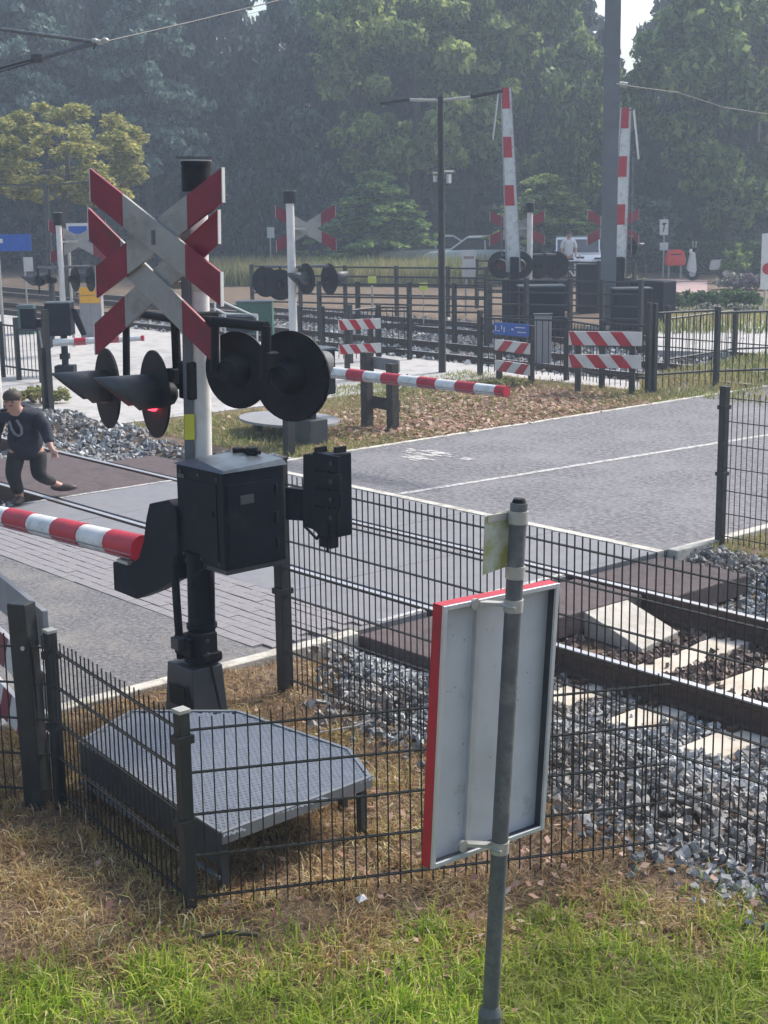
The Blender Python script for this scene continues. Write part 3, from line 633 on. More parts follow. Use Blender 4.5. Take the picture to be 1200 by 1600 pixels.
# ================================================================== WARNING LIGHT MASTS
def lamp(parent, c, n, r=.25, lit=False, name='signal_lamp'):
    """round backing board with hood, lens and housing, facing n"""
    n = Vector(n).normalized(); c = Vector(c)
    bd = MB().tube(c-n*.012, c, r, n=36, sm=False).tube(c-n*.02, c-n*.012, r*.96, n=36, sm=False).build(name, 'black', parent)
    MB().tube(c-n*.12, c-n*.02, .065, .10, 20).tube(c-n*.14, c-n*.12, .04, .065, 20).build('housing', 'black', bd)
    for k in (-1, 1): pass
    side = n.cross(Vector((0, 0, 1))).normalized(); up = side.cross(n)
    # hood: open half tube longer on top
    vs = []; N = 18; rr = .118*r/.25
    for i in range(N+1):
        a = R(-35)+R(250)*i/N; d = side*math.cos(a)+up*math.sin(a); ln = (.20+.14*math.sin(a))*r/.25
        vs += [c+d*rr, c+d*rr*1.04+n*ln-up*.03*ln]
    mb = MB().add(vs, [(2*i, 2*i+2, 2*i+3, 2*i+1) for i in range(N)], 0, True)
    o = mb.build('hood', 'hood', bd); sm_ = o.modifiers.new('solid', 'SOLIDIFY'); sm_.thickness = .005
    mb = MB(); vs = [c+n*.085]; 
    for j in range(1, 5):
        for i in range(16):
            a = 2*math.pi*i/16; ph = R(90)*j/4; vs.append(c+(side*math.cos(a)+up*math.sin(a))*.098*math.sin(ph)*r/.25+n*.085*math.cos(ph))
    fs = [(0, 1+i, 1+(i+1) % 16) for i in range(16)]+[(1+16*j+i, 1+16*j+(i+1) % 16, 17+16*j+(i+1) % 16, 17+16*j+i) for j in range(3) for i in range(16)]
    mb.add(vs, fs, 0, True).build('lens', 'redlamp' if lit else 'darklens', bd)
    return bd
def cross(parent, c, ax, half_h, half_v, w, t=.02, frac=.48):
    """one saltire: two crossing planks with upright ends, red outer thirds"""
    ax = Vector(ax).normalized(); up = Vector((0, 0, 1)); nrm = ax.cross(up); c = Vector(c)
    for s, off in ((1, 0), (-1, .0225)):
        a = c+nrm*off
        L = a-ax*half_h-up*half_v*s; Rr = a+ax*half_h+up*half_v*s; hh = up*w/2
        f = lambda k: a+(ax*half_h+up*half_v*s)*k
        pl = MB().prism([f(-frac)-hh, f(frac)-hh, f(frac)+hh, f(-frac)+hh], -nrm*t).build('saltire_plank', 'platewhite', parent, .002)
        for k in (-1, 1):
            p0, p1 = f(k*frac*1.001), f(k)
            MB().prism([p0-hh, p1-hh, p1+hh, p0+hh], -nrm*t).build('red_end', 'maroon', pl, .002)
            MB().prism([p1-hh*1.01, p1+ax*.006*k-hh*1.01, p1+ax*.006*k+hh*1.01, p1+hh*1.01], -nrm*t*1.1).build('edge_trim', 'white', pl)
    return
def bell(parent, z, r=.09, h=.17):
    b = MB().tube((0, 0, z), (0, 0, z+h), r, r, 20).tube((0, 0, z+h), (0, 0, z+h+.02), r*1.08, r*1.02, 20).build('bell_housing', 'black', parent)
    MB().tube((0, 0, z+h+.02), (0, 0, z+h+.028), r*1.05, n=20).build('rim', 'band', b)
    return b
# --- near mast
PB = Vector((-7.10, 4.86, 0)); PB.x, PB.y = at(321, 1082).x, at(321, 1082).y
t = thing('warning_light_mast', 'nearest white warning mast with two stacked red and white crosses and a lit red lamp', 'crossing signal', PB, 0, 'crossing warning masts')
t.rotation_euler = (Matrix.Rotation(.022, 3, FWH)).to_euler()
MB().tube((0, 0, -.1), (0, 0, 3.02), .066, .062, 28).build('pole', 'white', t)
side_l = -RTH
dq = side_l*.062-FWH*.05
MB().bar(dq+Vector((0, 0, .4)), dq+Vector((0, 0, 3.0)), .055, .05, up=FWH).build('pole_shade_bar', 'steel', t, .006)  # dark bar standing in for the shaded left side of the pole
MB().tube((0, 0, -.1), (0, 0, 1.3), .068, n=28).build('lower_sleeve', 'navy', t)
st = MB().bar(dq-FWH*.028+side_l*-.006+Vector((0, 0, 1.58)), dq-FWH*.028+side_l*-.006+Vector((0, 0, 1.73)), .058, .006, up=FWH).build('sticker', 'yellow', t)
bell(t, 3.0, .085, .15)
MB().bar(side_l*.11+Vector((0, 0, 3.19))-FWH*.02, -side_l*.10+Vector((0, 0, 3.19)), .14, .012).build('top_plate', 'steel', t)
ax = Vector((.975, .23, 0)).normalized(); nrm = ax.cross(Vector((0, 0, 1)))
NI = Matrix.Rotation(.022, 3, FWH).inverted()
pl0 = PB+nrm*.15
CB = NI@(hit(240, 446, pl0, nrm)-PB); CA = NI@(hit(244, 368, pl0+nrm*.05, nrm)-PB)
cross(t, CA, ax, .50, .28, .185); cross(t, CB, ax, .50, .34, .185)
for c_ in (CA, CB):
    z = c_.z; MB().bar((0, 0, z), Vector((c_.x, c_.y, z))-nrm*.03, .04, .04).build('bracket', 'band', t)
    MB().tube((0, 0, z-.03), (0, 0, z+.03), .074, n=24).build('clamp', 'band', t)
MB().tube(CA+Vector((0, 0, .03))+nrm*.012, CA-Vector((0, 0, .05))+nrm*.012, .02, n=8).build('bracket', 'steel', t)
nl = Vector((-.232, -.975, 0)).normalized()
def lampat(px, py, vplane): return NI@(hit(px, py, (0, vplane, 0), Vector((0, 1, 0)))-PB)
L1 = lampat(240, 616, PB.y-.14); L2 = lampat(166, 607, PB.y-.02); R1 = lampat(456, 588, PB.y+.10); R2 = lampat(372, 578, PB.y+.05)
lamp(t, L1, nl, .26, True); lamp(t, L2, nl, .255); lamp(t, R1, (-.33, .94, 0), .25); lamp(t, R2, (-.33, .94, 0), .22)
za = max(L1.z, R1.z)+.26
MB().path([(0, 0, za), (L1.x*.55, L1.y*.55+.08, za+.01), (L1.x, L1.y+.16, za), (L1.x, L1.y+.17, L1.z+.02)], .028, 10).build('cross_arm', 'black', t)
MB().path([(L1.x*.5, L1.y*.5+.1, za-.02), (L2.x, L2.y+.16, za-.02), (L2.x, L2.y+.15, L2.z+.02)], .024, 10).build('cross_arm', 'black', t)
MB().path([(0, 0, za), (R2.x, R2.y-.15, za+.02), (R1.x, R1.y-.17, za+.02), (R1.x, R1.y-.18, R1.z)], .028, 10).build('cross_arm', 'black', t)
MB().path([(R2.x, R2.y-.15, za+.01), (R2.x, R2.y-.16, R2.z)], .024, 10).build('cross_arm', 'black', t)
MB().box((0, 0, za), (.17, .17, .1)).build('junction_box', 'black', t, .01)
MB().box((-.02, -.03, za-.35), (.12, .14, .22)).build('junction_box', 'black', t, .01)
for P_, s_ in ((L1, 1), (R1, -1)):
    MB().box(P_+Vector((.0, .15*s_, .10)), (.08, .08, .09)).build('lamp_box', 'black', t, .01)

def small_mast(label, base, H, cpx, hv, hh, wplank, ax, lamps, nfront, lr=.25, pr=.06, off=.12, tag_g='crossing warning masts', two=False, back=False):
    B = Vector((base[0], base[1], 0)); t = thing('warning_light_mast', label, 'crossing signal', B, 0, tag_g)
    MB().tube((0, 0, -.2), (0, 0, H), pr, pr*.95, 16).build('pole', 'white', t); bell(t, H, pr*1.5, .22)
    ax = Vector(ax).normalized(); nrm = ax.cross(Vector((0, 0, 1)))
    for (cx, cy) in cpx:
        c = hit(cx, cy, B+nrm*off, nrm)-B; cross(t, c, ax, hh, hv, wplank, frac=.52)
        MB().bar((0, 0, c.z), (c.x, c.y, c.z), .04, .04).build('bracket', 'band', t)
    zs = []
    for (lx, ly, dirn, dd) in lamps:
        p = hit(lx, ly, B+FWH*dd, FWH)-B; lamp(t, p, dirn, lr); zs.append(p)
    if zs:
        z = max(p.z for p in zs)+.24; a = min(zs, key=lambda p: p.dot(RTH)); b = max(zs, key=lambda p: p.dot(RTH))
        MB().tube(Vector((a.x, a.y, z)), Vector((0, 0, z)), .03, n=8).tube(Vector((0, 0, z)), Vector((b.x, b.y, z)), .03, n=8).build('cross_arm', 'steel', t)
        for p in zs:
            MB().tube((p.x, p.y, z), (p.x, p.y, p.z), .02, n=8).build('drop_arm', 'black', t)
    return t
bk_ = RTH*.25+FWH
small_mast('white warning mast with black cap and pale cross seen from behind, in the middle', at(459, 545), height_to(at(459, 545), 318), [(478, 357)], .34, .60, .24, RTH+FWH*.2,
           [(438, 445, RTH*.3+FWH, .1), (478, 436, -RTH*.8-FWH*.6, -.1), (515, 436, RTH*.8+FWH*.55, .12), (415, 440, RTH*.5+FWH, .3)], None, .31, .085, off=-.14)
small_mast('farthest white warning mast, beside the raised boom with dark counterweight', at(827, 492), height_to(at(827, 492), 332), [(808, 357)], .30, .70, .26, RTH+FWH*.15,
           [(783, 414, -FWH-RTH*.2, -.1), (812, 414, -FWH-RTH*.2, -.1), (841, 414, RTH*.4+FWH, .1), (869, 414, RTH*.4+FWH, .1)], None, .34, .075, off=-.15)
small_mast('white warning mast mostly hidden behind the tall grey mast', at(972, 500), height_to(at(972, 500), 335), [(958, 355)], .30, .62, .24, RTH+FWH*.1,
           [(990, 386, RTH+FWH*.2, 0)], None, .2, .05, off=-.15)
small_mast('white warning mast at left, cross showing through above the dark barrier box', at(103, 552), height_to(at(103, 552), 352), [(122, 377)], .32, .55, .22, RTH+FWH*.2,
           [(60, 440, -RTH-FWH*.2, -.2), (78, 437, -RTH-FWH*.2, .2), (118, 436, RTH*.8+FWH*.5, .1), (142, 436, RTH*.8+FWH*.5, .2)], None, .25, .06, off=-.14)

# ================================================================== BARRIERS
def stripes_boom(parent, A, B, r0, r1, first, seg_r, seg_w, mats=('boomwhite', 'red'), n=14, flat=.8):
    """tapered boom made of white and red lengths"""
    A = Vector(A); B = Vector(B); L = (B-A).length; d = (B-A)/L; x = 0; red = first; k = 0
    bm_ = MB().tube(A+d*.01, B-d*.01, r0*.93, r1*.93, n).build('boom', mats[0], parent)
    while x < L-.01:
        s = min(seg_r if red else seg_w, L-x)
        if red:
            ra = r0+(r1-r0)*x/L; rb = r0+(r1-r0)*(x+s)/L
            MB().tube(A+d*x, A+d*(x+s), ra, rb, n).build('red_band', mats[1], bm_)
        x += s; red = not red
    # grooves along the boom
    for z in (-.3, -.62):
        MB().tube(A+d*.02+Vector((0, -r0*.93, z*r0)), B-d*.02+Vector((0, -r1*.93, z*r1)), .004, n=4).build('groove_strip', 'greypanel', bm_)
    return bm_
GB = at(308, 1122); GB = Vector((GB.x, GB.y, 0))
t = thing('barrier_machine', 'nearest dark barrier machine on its post, red and white boom lowered to the left', 'crossing barrier', GB, 0, 'crossing barriers')
# trapezoid foot
w0, w1 = .155, .13
mb = MB(); vs = [(-w0, -w0*.8, -.05), (w0, -w0*.8, -.05), (w0, w0*.8, -.05), (-w0, w0*.8, -.05), (-w1, -w1*.8, .34), (w1, -w1*.8, .34), (w1, w1*.8, .34), (-w1, w1*.8, .34)]
mb.add(vs, [(0, 1, 5, 4), (1, 2, 6, 5), (2, 3, 7, 6), (3, 0, 4, 7), (4, 5, 6, 7), (3, 2, 1, 0)]).build('foot_box', 'deckdark', t, .008)
PX = RTH*.05
MB().tube(PX+Vector((0, 0, .34)), PX+Vector((0, 0, 1.0)), .072, n=24).build('pedestal', 'navy', t)
MB().tube(PX+Vector((0, 0, .36)), PX+Vector((0, 0, .385)), .11, n=24).build('flange', 'navy', t)
MB().tube(PX+Vector((0, 0, .55)), PX+Vector((0, 0, .575)), .088, n=24).build('flange', 'navy', t)
MB().box((.075, .01, .47), (.13, .12, .14)).box((0, 0, .45), (.17, .16, .11)).box((.10, .02, .40), (.12, .13, .05)).build('clamp_block', 'black', t, .006)
MB().box((.08, .05, .70), (.035, .05, .12)).box((.07, -.01, .60), (.05, .04, .04)).build('cable_gland', 'black', t, .004)
for z in (.42, .50): MB().tube((.14, .0, z), (.155, -.01, z), .012, n=6).build('bolt', 'deckdark', t)
MB().path([(-.13, -.02, .95), (-.12, -.03, .82), (-.085, -.05, .68), (-.07, -.055, .55), (-.07, -.05, .36)], .024, 12).build('conduit', 'black', t)
MB().path([(.20, -.03, .95), (.15, -.04, .92), (.10, -.05, .87), (.07, -.05, .8)], .007, 8).build('cable', 'black', t)
MB().path([(.12, .02, .40), (.19, .05, .03)], .008, 6).path([(.19, .05, .03), (.215, .03, .03)], .01, 6).build('stay', 'black', t)
MB().path([(.09, .06, .95), (.11, .07, .8), (.10, .07, .62), (.12, .06, .50)], .011, 8).build('cable', 'black', t)
MB().path([(.06, -.07, .34), (.10, -.11, .2), (.17, -.12, .06)], .012, 8).build('cable', 'black', t)
MB().box((-.02, -.095, .47), (.08, .05, .07)).build('terminal_box', 'deckdark', t, .004)
MB().box((.0, -w0*.8-.004, .17), (.16, .006, .12)).build('foot_cover', 'black', t, .002)
MB().box((.11, -.02, .02), (.2, .26, .03)).build('base_plate', 'grating', t, .004)
for (x, y) in ((.04, -.13), (.17, -.12), (.18, .08)): MB().tube((x, y, .03), (x, y, .07), .015, n=6).build('bolt', 'railside', t)
# box: corners surveyed on the lid
bl, br, bf = at(270, 722, 1.50), at(446, 716, 1.50), at(348, 738, 1.50)
cxy = Vector(((bl.x+br.x)/2, (bl.y+br.y)/2, 0))-GB; wx, wy = abs(br.x-bl.x), abs(br.y-bl.y)
bw, bd_ = .47, .42
bc = Vector((bf.x-bw/2, bf.y+bd_/2, 0))-GB
box = MB().box((bc.x, bc.y, 1.215), (bw, bd_, .55)).build('gear_box', 'navy', t, .012)
for s in (-1, 1): MB().box((bc.x+s*(bw/2+.004), bc.y-.02, 1.2), (.006, bd_*.8, .44)).build('door_panel', 'navy', box, .002)
MB().box((bc.x-.02, bc.y-bd_/2-.003, 1.2), (bw*.8, .006, .44)).build('door_panel', 'navy', box, .002)
MB().box((bc.x-.17, bc.y-bd_/2-.008, 1.43), (.06, .004, .022)).build('type_plate', 'hood', box)
for z in (1.05, 1.2, 1.36):
    MB().tube((bc.x+bw/2+.008, bc.y+.14, z-.03), (bc.x+bw/2+.008, bc.y+.14, z+.03), .010, n=8).build('hinge', 'black', box)
for x_ in (-.18, 0, .18):
    for z in (.975, 1.455): MB().tube((bc.x+x_, bc.y-bd_/2-.009, z), (bc.x+x_, bc.y-bd_/2-.003, z), .009, n=8).build('screw', 'deckdark', box)
MB().box((bc.x+bw/2+.009, bc.y-.06, 1.33), (.003, .09, .05)).build('warning_label', 'hood', box)
MB().box((bc.x, bc.y, .928), (bw*.94, bd_*.94, .03)).build('base_flange', 'deckdark', box, .004)
MB().tube((bc.x+.13, bc.y-bd_/2-.015, 1.25), (bc.x+.13, bc.y-bd_/2, 1.25), .015, n=10).build('lock', 'black', box)
h0, h1 = 1.492, 1.525
mb = MB(); a, b_ = bw/2+.012, bd_/2+.012
vs = [(bc.x-a, bc.y-b_, h0), (bc.x+a, bc.y-b_, h0), (bc.x+a, bc.y+b_, h0), (bc.x-a, bc.y+b_, h0), (bc.x-a*.35, bc.y-b_*.8, h1+.01), (bc.x+a*.98, bc.y-b_*.95, h1-.02), (bc.x+a*.95, bc.y+b_*.9, h1), (bc.x-a*.35, bc.y+b_*.9, h1+.02)]
mb.add(vs, [(3, 2, 1, 0), (4, 5, 6, 7), (0, 1, 5, 4), (1, 2, 6, 5), (2, 3, 7, 6), (3, 0, 4, 7)]).build('lid', 'lid', box)
MB().tube((bc.x-.06, bc.y+.10, 1.53), (bc.x-.06, bc.y+.10, 1.565), .03, n=12).tube((bc.x+.04, bc.y+.13, 1.53), (bc.x+.04, bc.y+.13, 1.575), .035, n=12).tube((bc.x-.1, bc.y+.12, 1.55), (bc.x+.1, bc.y+.14, 1.55), .012, n=8).build('lifting_lugs', 'black', box)
# arm casting at the left
vp = bc.y+GB.y-bd_/2+.02
OUT = [(233, 787), (262, 781), (276, 800), (278, 905), (262, 912), (243, 924), (212, 936), (178, 922), (176, 878), (205, 880), (216, 872), (224, 845), (228, 810)]
pts = [hit(x, y, (0, vp-.05, 0), Vector((0, 1, 0)))-GB for x, y in OUT]
MB().prism(pts, (0, .10, 0)).build('boom_holder', 'navy', t, .006)
BA = hit(216, 856, (0, vp, 0), Vector((0, 1, 0)))-GB; BE = hit(0, 806, (0, vp, 0), Vector((0, 1, 0)))-GB
d = (BE-BA).normalized(); d.y = 0
bm_ = stripes_boom(t, BA-d*.05, BA+d*5.6, .084, .05, True, .34, .34)
MB().bar(BA+Vector((.0, -.02, -.085)), BA+Vector((-.12, -.02, -.085)), .12, .02).build('boom_cradle', 'band', bm_)
# counterweight arm at the right
vq = bc.y+GB.y+.06
OUT = [(445, 762), (483, 766), (482, 790), (484, 815), (446, 812)]
pts = [hit(x, y, (0, vq, 0), Vector((0, 1, 0)))-GB for x, y in OUT]
MB().prism(pts, (0, .05, 0)).build('counterweight_arm', 'navy', t, .004)
q0 = hit(481, 790, (0, vq-.005, 0), Vector((0, 1, 0)))-GB
MB().tube(q0, q0-Vector((0, .006, 0)), .014, n=10).build('bolt', 'band', t)
OUT = [(484, 708), (536, 708), (538, 838), (512, 838), (500, 826), (484, 820)]
pts = [hit(x, y, (0, vq, 0), Vector((0, 1, 0)))-GB for x, y in OUT]
cw = MB().prism([p-Vector((0, .05, 0)) for p in pts], (0, .11, 0)).build('counterweight', 'navy', t, .01)
for k, (fy, sz) in enumerate(((722, .105), (750, .12), (778, .12), (806, .10))):
    a = hit(511, fy, (0, vq-.056, 0), Vector((0, 1, 0)))-GB
    MB().box(a+Vector((random.uniform(-.008, .012), .002, 0)), (sz+.10, .022, .082)).build('weight_plate', 'black' if k % 2 else 'navy', cw, .004)
    MB().tube(a+Vector((.05, -.02, 0)), a+Vector((.05, -.008, 0)), .012, n=6).build('bolt', 'deckdark', cw)
a = hit(505, 838, (0, vq, 0), Vector((0, 1, 0)))-GB
MB().box(a+Vector((.05, 0, -.02)), (.09, .06, .06)).build('stop_bracket', 'black', cw, .004)
MB().path([a+Vector((-.02, 0, .02)), a+Vector((-.08, .02, -.03)), a+Vector((-.2, .03, .02))], .008, 8).build('cable', 'black', t)
for fx in (490, 520):
    a = hit(fx, 704, (0, vq-.06, 0), Vector((0, 1, 0)))-GB; MB().box(a+Vector((.01, .04, .002)), (.02, .07, .03)).build('lug', 'black', cw)
for px_, y0, y1 in ((512, 715, 862), (530, 740, 800)):
    a = hit(px_, y0, (0, vq-.057, 0), Vector((0, 1, 0)))-GB; b = hit(px_, y1, (0, vq-.057, 0), Vector((0, 1, 0)))-GB
    MB().tube(a, b, .008, n=8).build('rod', 'black', cw)

def simple_machine(t, B, h=1.0, bw=.5):
    MB().tube((0, 0, -.2), (0, 0, h), .07, n=14).build('pedestal', 'navy', t)
    MB().span((-.16, -.14, -.1), (.16, .14, .3)).build('foot_box', 'deckdark', t, .01)
    b = MB().box((0, 0, h+.22), (bw, .45, .55)).build('gear_box', 'navy', t, .015)
    MB().box((0, 0, h+.505), (bw+.03, .48, .03)).build('lid', 'lid', b, .008)
    return b
# second barrier, lowered over the far lane
tip = at(792, 612, .93); root = Vector((-14.35, tip.y, 0)); t = thing('barrier_machine', 'second barrier, its striped boom lowered behind the near lamps towards the leafy verge', 'crossing barrier', root, 0, 'crossing barriers')
simple_machine(t, root, .66, .46)
bm_ = stripes_boom(t, (-.1, -.30, .95), (tip.x-root.x, 0-.30*0, .93), .075, .062, True, .27, .29)
MB().box((.0, -.2, .93), (.34, .12, .3)).build('boom_holder', 'navy', t, .02)
MB().box((-.62, -.1, .95), (.36, .16, .4)).bar((-.5, -.1, .95), (0, -.1, .95), .05, .1).build('counterweight', 'navy', t, .01)
# left far barrier
B = at(103, 583); t = thing('barrier_machine', 'barrier at left with dark box, its striped boom lowered to the right', 'crossing barrier', B, 0, 'crossing barriers')
t.rotation_euler.z = YAW
MB().tube((0, 0, -.1), (0, 0, .75), .06, n=14).build('pedestal', 'navy', t); MB().box((0, 0, .06), (.34, .3, .16)).build('foot_box', 'navy', t, .01); MB().box((.0, 0, .3), (.16, .16, .1)).build('clamp_block', 'black', t, .01)
gb = MB().box((-.05, 0, .95), (.44, .4, .56)).build('gear_box', 'navy', t, .015); MB().box((-.05, 0, 1.245), (.46, .42, .02)).build('lid', 'lid', gb, .004)
MB().prism([(.18, -.1, 1.15), (.27, -.1, 1.12), (.42, -.1, .68), (.33, -.1, .66), (.2, -.1, .95)], (0, .08, 0)).build('boom_holder', 'navy', t, .01)
MB().prism([(-.24, -.16, 1.1), (-.3, -.16, .95), (-.3, -.16, .55), (-.22, -.16, .45), (-.14, -.16, .5), (-.14, -.16, .8)], (0, .08, 0)).build('counterweight_arm', 'steel', t, .01)
cb = MB().box((-.62, .1, .95), (.26, .2, .38)).build('counterweight', 'navy', t, .02); MB().bar((-.5, .1, .85), (-.2, .1, .85), .06, .2).build('counterweight_arm', 'navy', t)
stripes_boom(t, (-.14, -.25, .56), (1.45, -.25, .62), .075, .05, False, .2, .38)
# raised booms
def raised(label, base, top_px, bot_px, hang_side, mach=None):
    B = Vector((base[0], base[1], 0)); t = thing('barrier_machine', label, 'crossing barrier', B, 0, 'crossing barriers')
    A = hit(bot_px[0], bot_px[1], B, FWH)-B; T = hit(top_px[0], top_px[1], B, FWH)-B
    bm_ = MB().prism([A-RTH*.165, A+RTH*.165, T+RTH*.115, T-RTH*.115], FWH*.18).build('boom', 'boomwhite', t)
    L = (T-A).length; d = (T-A)/L
    # taper: replace by slimmer upper piece
    k = L; 
    mk_ = []
    x = L; red = True
    while x > L*.38:
        s = .46
        if red:
            a = A+d*(x-s); b = A+d*x; ha = .16-.05*((x-s)/L); hb2 = .16-.05*(x/L); MB().prism([a-RTH*ha, a+RTH*(ha*.55), b+RTH*(hb2*.55), b-RTH*hb2], -FWH*.012).build('red_band', 'red', bm_)
        x -= s if red else .62
        red = not red
    for sx in (-.13, .13):
        MB().bar(A+RTH*sx*1.25-FWH*.01, T+RTH*sx*.87-FWH*.01, .014, .02, up=FWH).build('edge_strip', 'greypanel', bm_)
    q = T+RTH*hang_side*.17
    MB().bar(q+Vector((0, 0, -.05)), q+RTH*hang_side*.13+Vector((0, 0, -1.15)), .03, .10, up=FWH).build('hanging_flap', 'white', bm_)
    MB().bar(T+Vector((0, 0, -.05)), q+Vector((0, 0, -.06)), .02, .03).build('flap_hinge', 'steel', bm_)
    MB().tube(q+Vector((0, 0, -1.1)), A+RTH*hang_side*.28+Vector((0, 0, .4)), .012, n=6).build('stay_wire', 'steel', bm_)
    # dark holder, counterweights and gear box
    hb = MB().bar(A+Vector((0, 0, .35)), A+Vector((0, 0, -.75)), .2, .55, up=FWH).build('boom_holder', 'navy', t, .03)
    MB().box(A+RTH*.8+Vector((0, 0, -.55)), (1.0, .5, .7)).build('gear_box', 'navy', t, .03)
    MB().box(Vector((RTH.x*.8+A.x, RTH.y*.8+A.y, .3)), (.4, .4, .9)).build('pedestal', 'navy', t, .02)
    MB().box(Vector((A.x, A.y, .45)), (.4, .4, 1.2)).build('counterweight', 'navy', t, .02)
    return t
raised('raised striped boom standing upright left of the tall grey mast', at(800, 508), (791, 137), (803, 425), -1)
raised('raised striped boom standing upright right of the tall grey mast', at(968, 505), (979, 168), (967, 425), 1)
def cabinet(label, base, w, d_, h, m='navy', rz=YAW, lidm='lid', name='cabinet'):
    t = thing(name, label, 'cabinet', (base[0], base[1], 0), rz)
    b = MB().span((-w/2, -d_/2, -.1), (w/2, d_/2, h)).build('body', m, t, .015)
    MB().span((-w/2-.02, -d_/2-.02, h), (w/2+.02, d_/2+.02, h+.03)).build('lid', lidm, t, .006)
    MB().span((-w*.42, -d_/2-.008, h*.12), (-.006, -d_/2, h*.9)).span((.006, -d_/2-.008, h*.12), (w*.42, -d_/2, h*.9)).build('door', m, t, .004)
    return t
cabinet('black cabinet beside the foot of the raised boom', at(845, 524), .95, .6, 1.05)
cabinet('black cabinet close against the tall grey mast', at(922, 486), .7, .5, 1.2)
cabinet('grey cabinet panel right of the blue sign', at(848, 566), .30, .1, .85, 'greypanel')
cabinet('dark equipment cabinet right of the grey mast', at(985, 520), .8, .5, .95)
cabinet('green cabinet behind the middle warning mast', at(400, 520), .8, .5, .7, 'bluegreen')
cabinet('orange topped ticket machine at left behind the near cross', at(146, 530), .48, .3, .95, 'greypanel', lidm='greypanel', name='ticket_machine')
p = at(146, 530); o = MB().span((-.22, -.17, .80), (.22, -.155, 1.14)).build('orange_panel', 'orange'); o.location = p; o.rotation_euler.z = YAW; o.parent = None; tag(o, 'orange panel on the ticket machine behind the near cross', 'panel')
cabinet('dark bin on the pale paving at far left', at(44, 520), .36, .36, .62, 'bluegreen', name='bin')

# ================================================================== FOREGROUND SIGN
SB = at(762, 1652); t = thing('road_sign', 'back of a tall rectangular road sign with red edge on a leaning grey pole', 'road sign', SB)
lean = Matrix.Rotation(R(2.9), 3, FWH); t.rotation_euler = lean.to_euler()
MB().tube((0, 0, -.15), (0, 0, 1.985), .0285, n=28).build('pole', 'galv', t)
MB().tube((0, 0, -.2), (0, 0, .17), .041, n=28).tube((0, 0, .17), (0, 0, .20), .041, .030, 28).build('pole_sleeve', 'galv', t)
MB().tube((0, 0, 1.985), (0, 0, 1.998), .024, .018, 24).build('pole_cap', 'black', t)
Li = lean.inverted()
def sl(px, py, off):   # point of the plane of the board, in the sign's own frame
    return Li@(hit(px, py, SB+Vector((off, 0, 0)), Vector((1, 0, 0)))-SB)
def bandz(py):
    p = Li@(hit(790, py, SB, -FWH)-SB); return p.z
for py in (807, 893, 945, 1323):
    z = bandz(py); MB().tube((0, 0, z-.021), (0, 0, z+.021), .0325, n=28).build('clamp_band', 'band', t)
TL, TR_, BR_, BL = [sl(x, y, -.075) for x, y in ((683, 956), (857, 892), (845, 1283), (661, 1368))]
y0 = (TL.y+BL.y)/2; y1 = (TR_.y+BR_.y)/2; z1 = (TL.z+TR_.z)/2; z0 = (BL.z+BR_.z)/2; xb = -.075
hw = (y1-y0); 
bd = MB().span((xb-.050, y0+.004, z0+.004), (xb-.047, y1-.004, z1-.004)).build('panel', 'alu', t)
MB().span((xb-.055, y0, z0), (xb-.012, y0+.004, z1)).build('red_edge', 'red', t)
MB().span((xb-.055, y0, z1-.004), (xb-.012, y1, z1)).build('red_edge', 'red', t)
MB().span((xb-.055, y1-.004, z0), (xb-.012, y1, z1)).build('red_edge', 'red', t)
MB().span((xb-.055, y0, z0), (xb-.012, y1, z0+.004)).build('red_edge', 'red', t)
MB().span((xb-.058, y0+.004, z0+.004), (xb-.052, y1-.004, z1-.004)).build('sign_face', 'white', t)
fr = .028
for a, b in (((y0, z0), (y0+fr*.6, z1)), ((y1-fr*.6, z0), (y1, z1)), ((y0+fr*.6, z1-fr*.6), (y1-fr*.6, z1)), ((y0+fr*.6, z0), (y1-fr*.6, z0+fr*.6))):
    MB().span((xb-.012, a[0], a[1]), (xb-.002, b[0], b[1])).build('rim', 'alurim', bd, .002)
for a, b in (((y0+.005, z0+.005), (y0+.007, z1-.005)), ((y1-.007, z0+.005), (y1-.005, z1-.005)), ((y0+.008, z1-.007), (y1-.008, z1-.005)), ((y0+.008, z0+.005), (y1-.008, z0+.007))):
    MB().span((xb-.046, a[0], a[1]), (xb-.0125, b[0], b[1])).build('inner_wall', 'deckdark', bd)  # inner walls coloured dark to give the shadow inside the rim
for z in (bandz(945), bandz(1323)):
    MB().bar((xb-.008, -.075, z), (-.02, -.01, z), .03, .012).build('bracket', 'band', t)
    MB().tube((xb-.008, -.10, z), (xb+.004, -.10, z), .02, n=12).build('bolt', 'band', t)
    MB().tube((-.03, -.03, z), (.04, -.03, z), .006, n=8).build('bolt', 'band', t)
MB().span((xb-.0465, -.06, z0+.03), (xb-.030, -.035, z1-.03)).build('stiffener', 'alurim', t)
for _ in range(26):
    y = random.uniform(y0+.05, y1-.06); z = random.uniform(z0+.06, z1-.08); r_ = random.uniform(.0015, .004)
    MB().tube((xb-.047, y, z), (xb-.0462, y, z), r_, n=6).build('speck', 'greypanel', bd)
# small plate at the pole top
a, b, c, e = [sl(x, y, -.033) for x, y in ((736, 802), (799, 782), (799, 868), (735, 893))]
MB().prism([(-.033, a.y, a.z), (-.033, -.002, (a.z+b.z)/2), (-.033, -.002, (c.z+e.z)/2), (-.033, e.y, e.z)], (-.003, 0, 0)).build('small_plate', 'algae', t, .001)
MB().span((-.033, a.y+.01, bandz(807)-.012), (-.028, 0, bandz(807)+.012)).build('plate_rib', 'band', t)

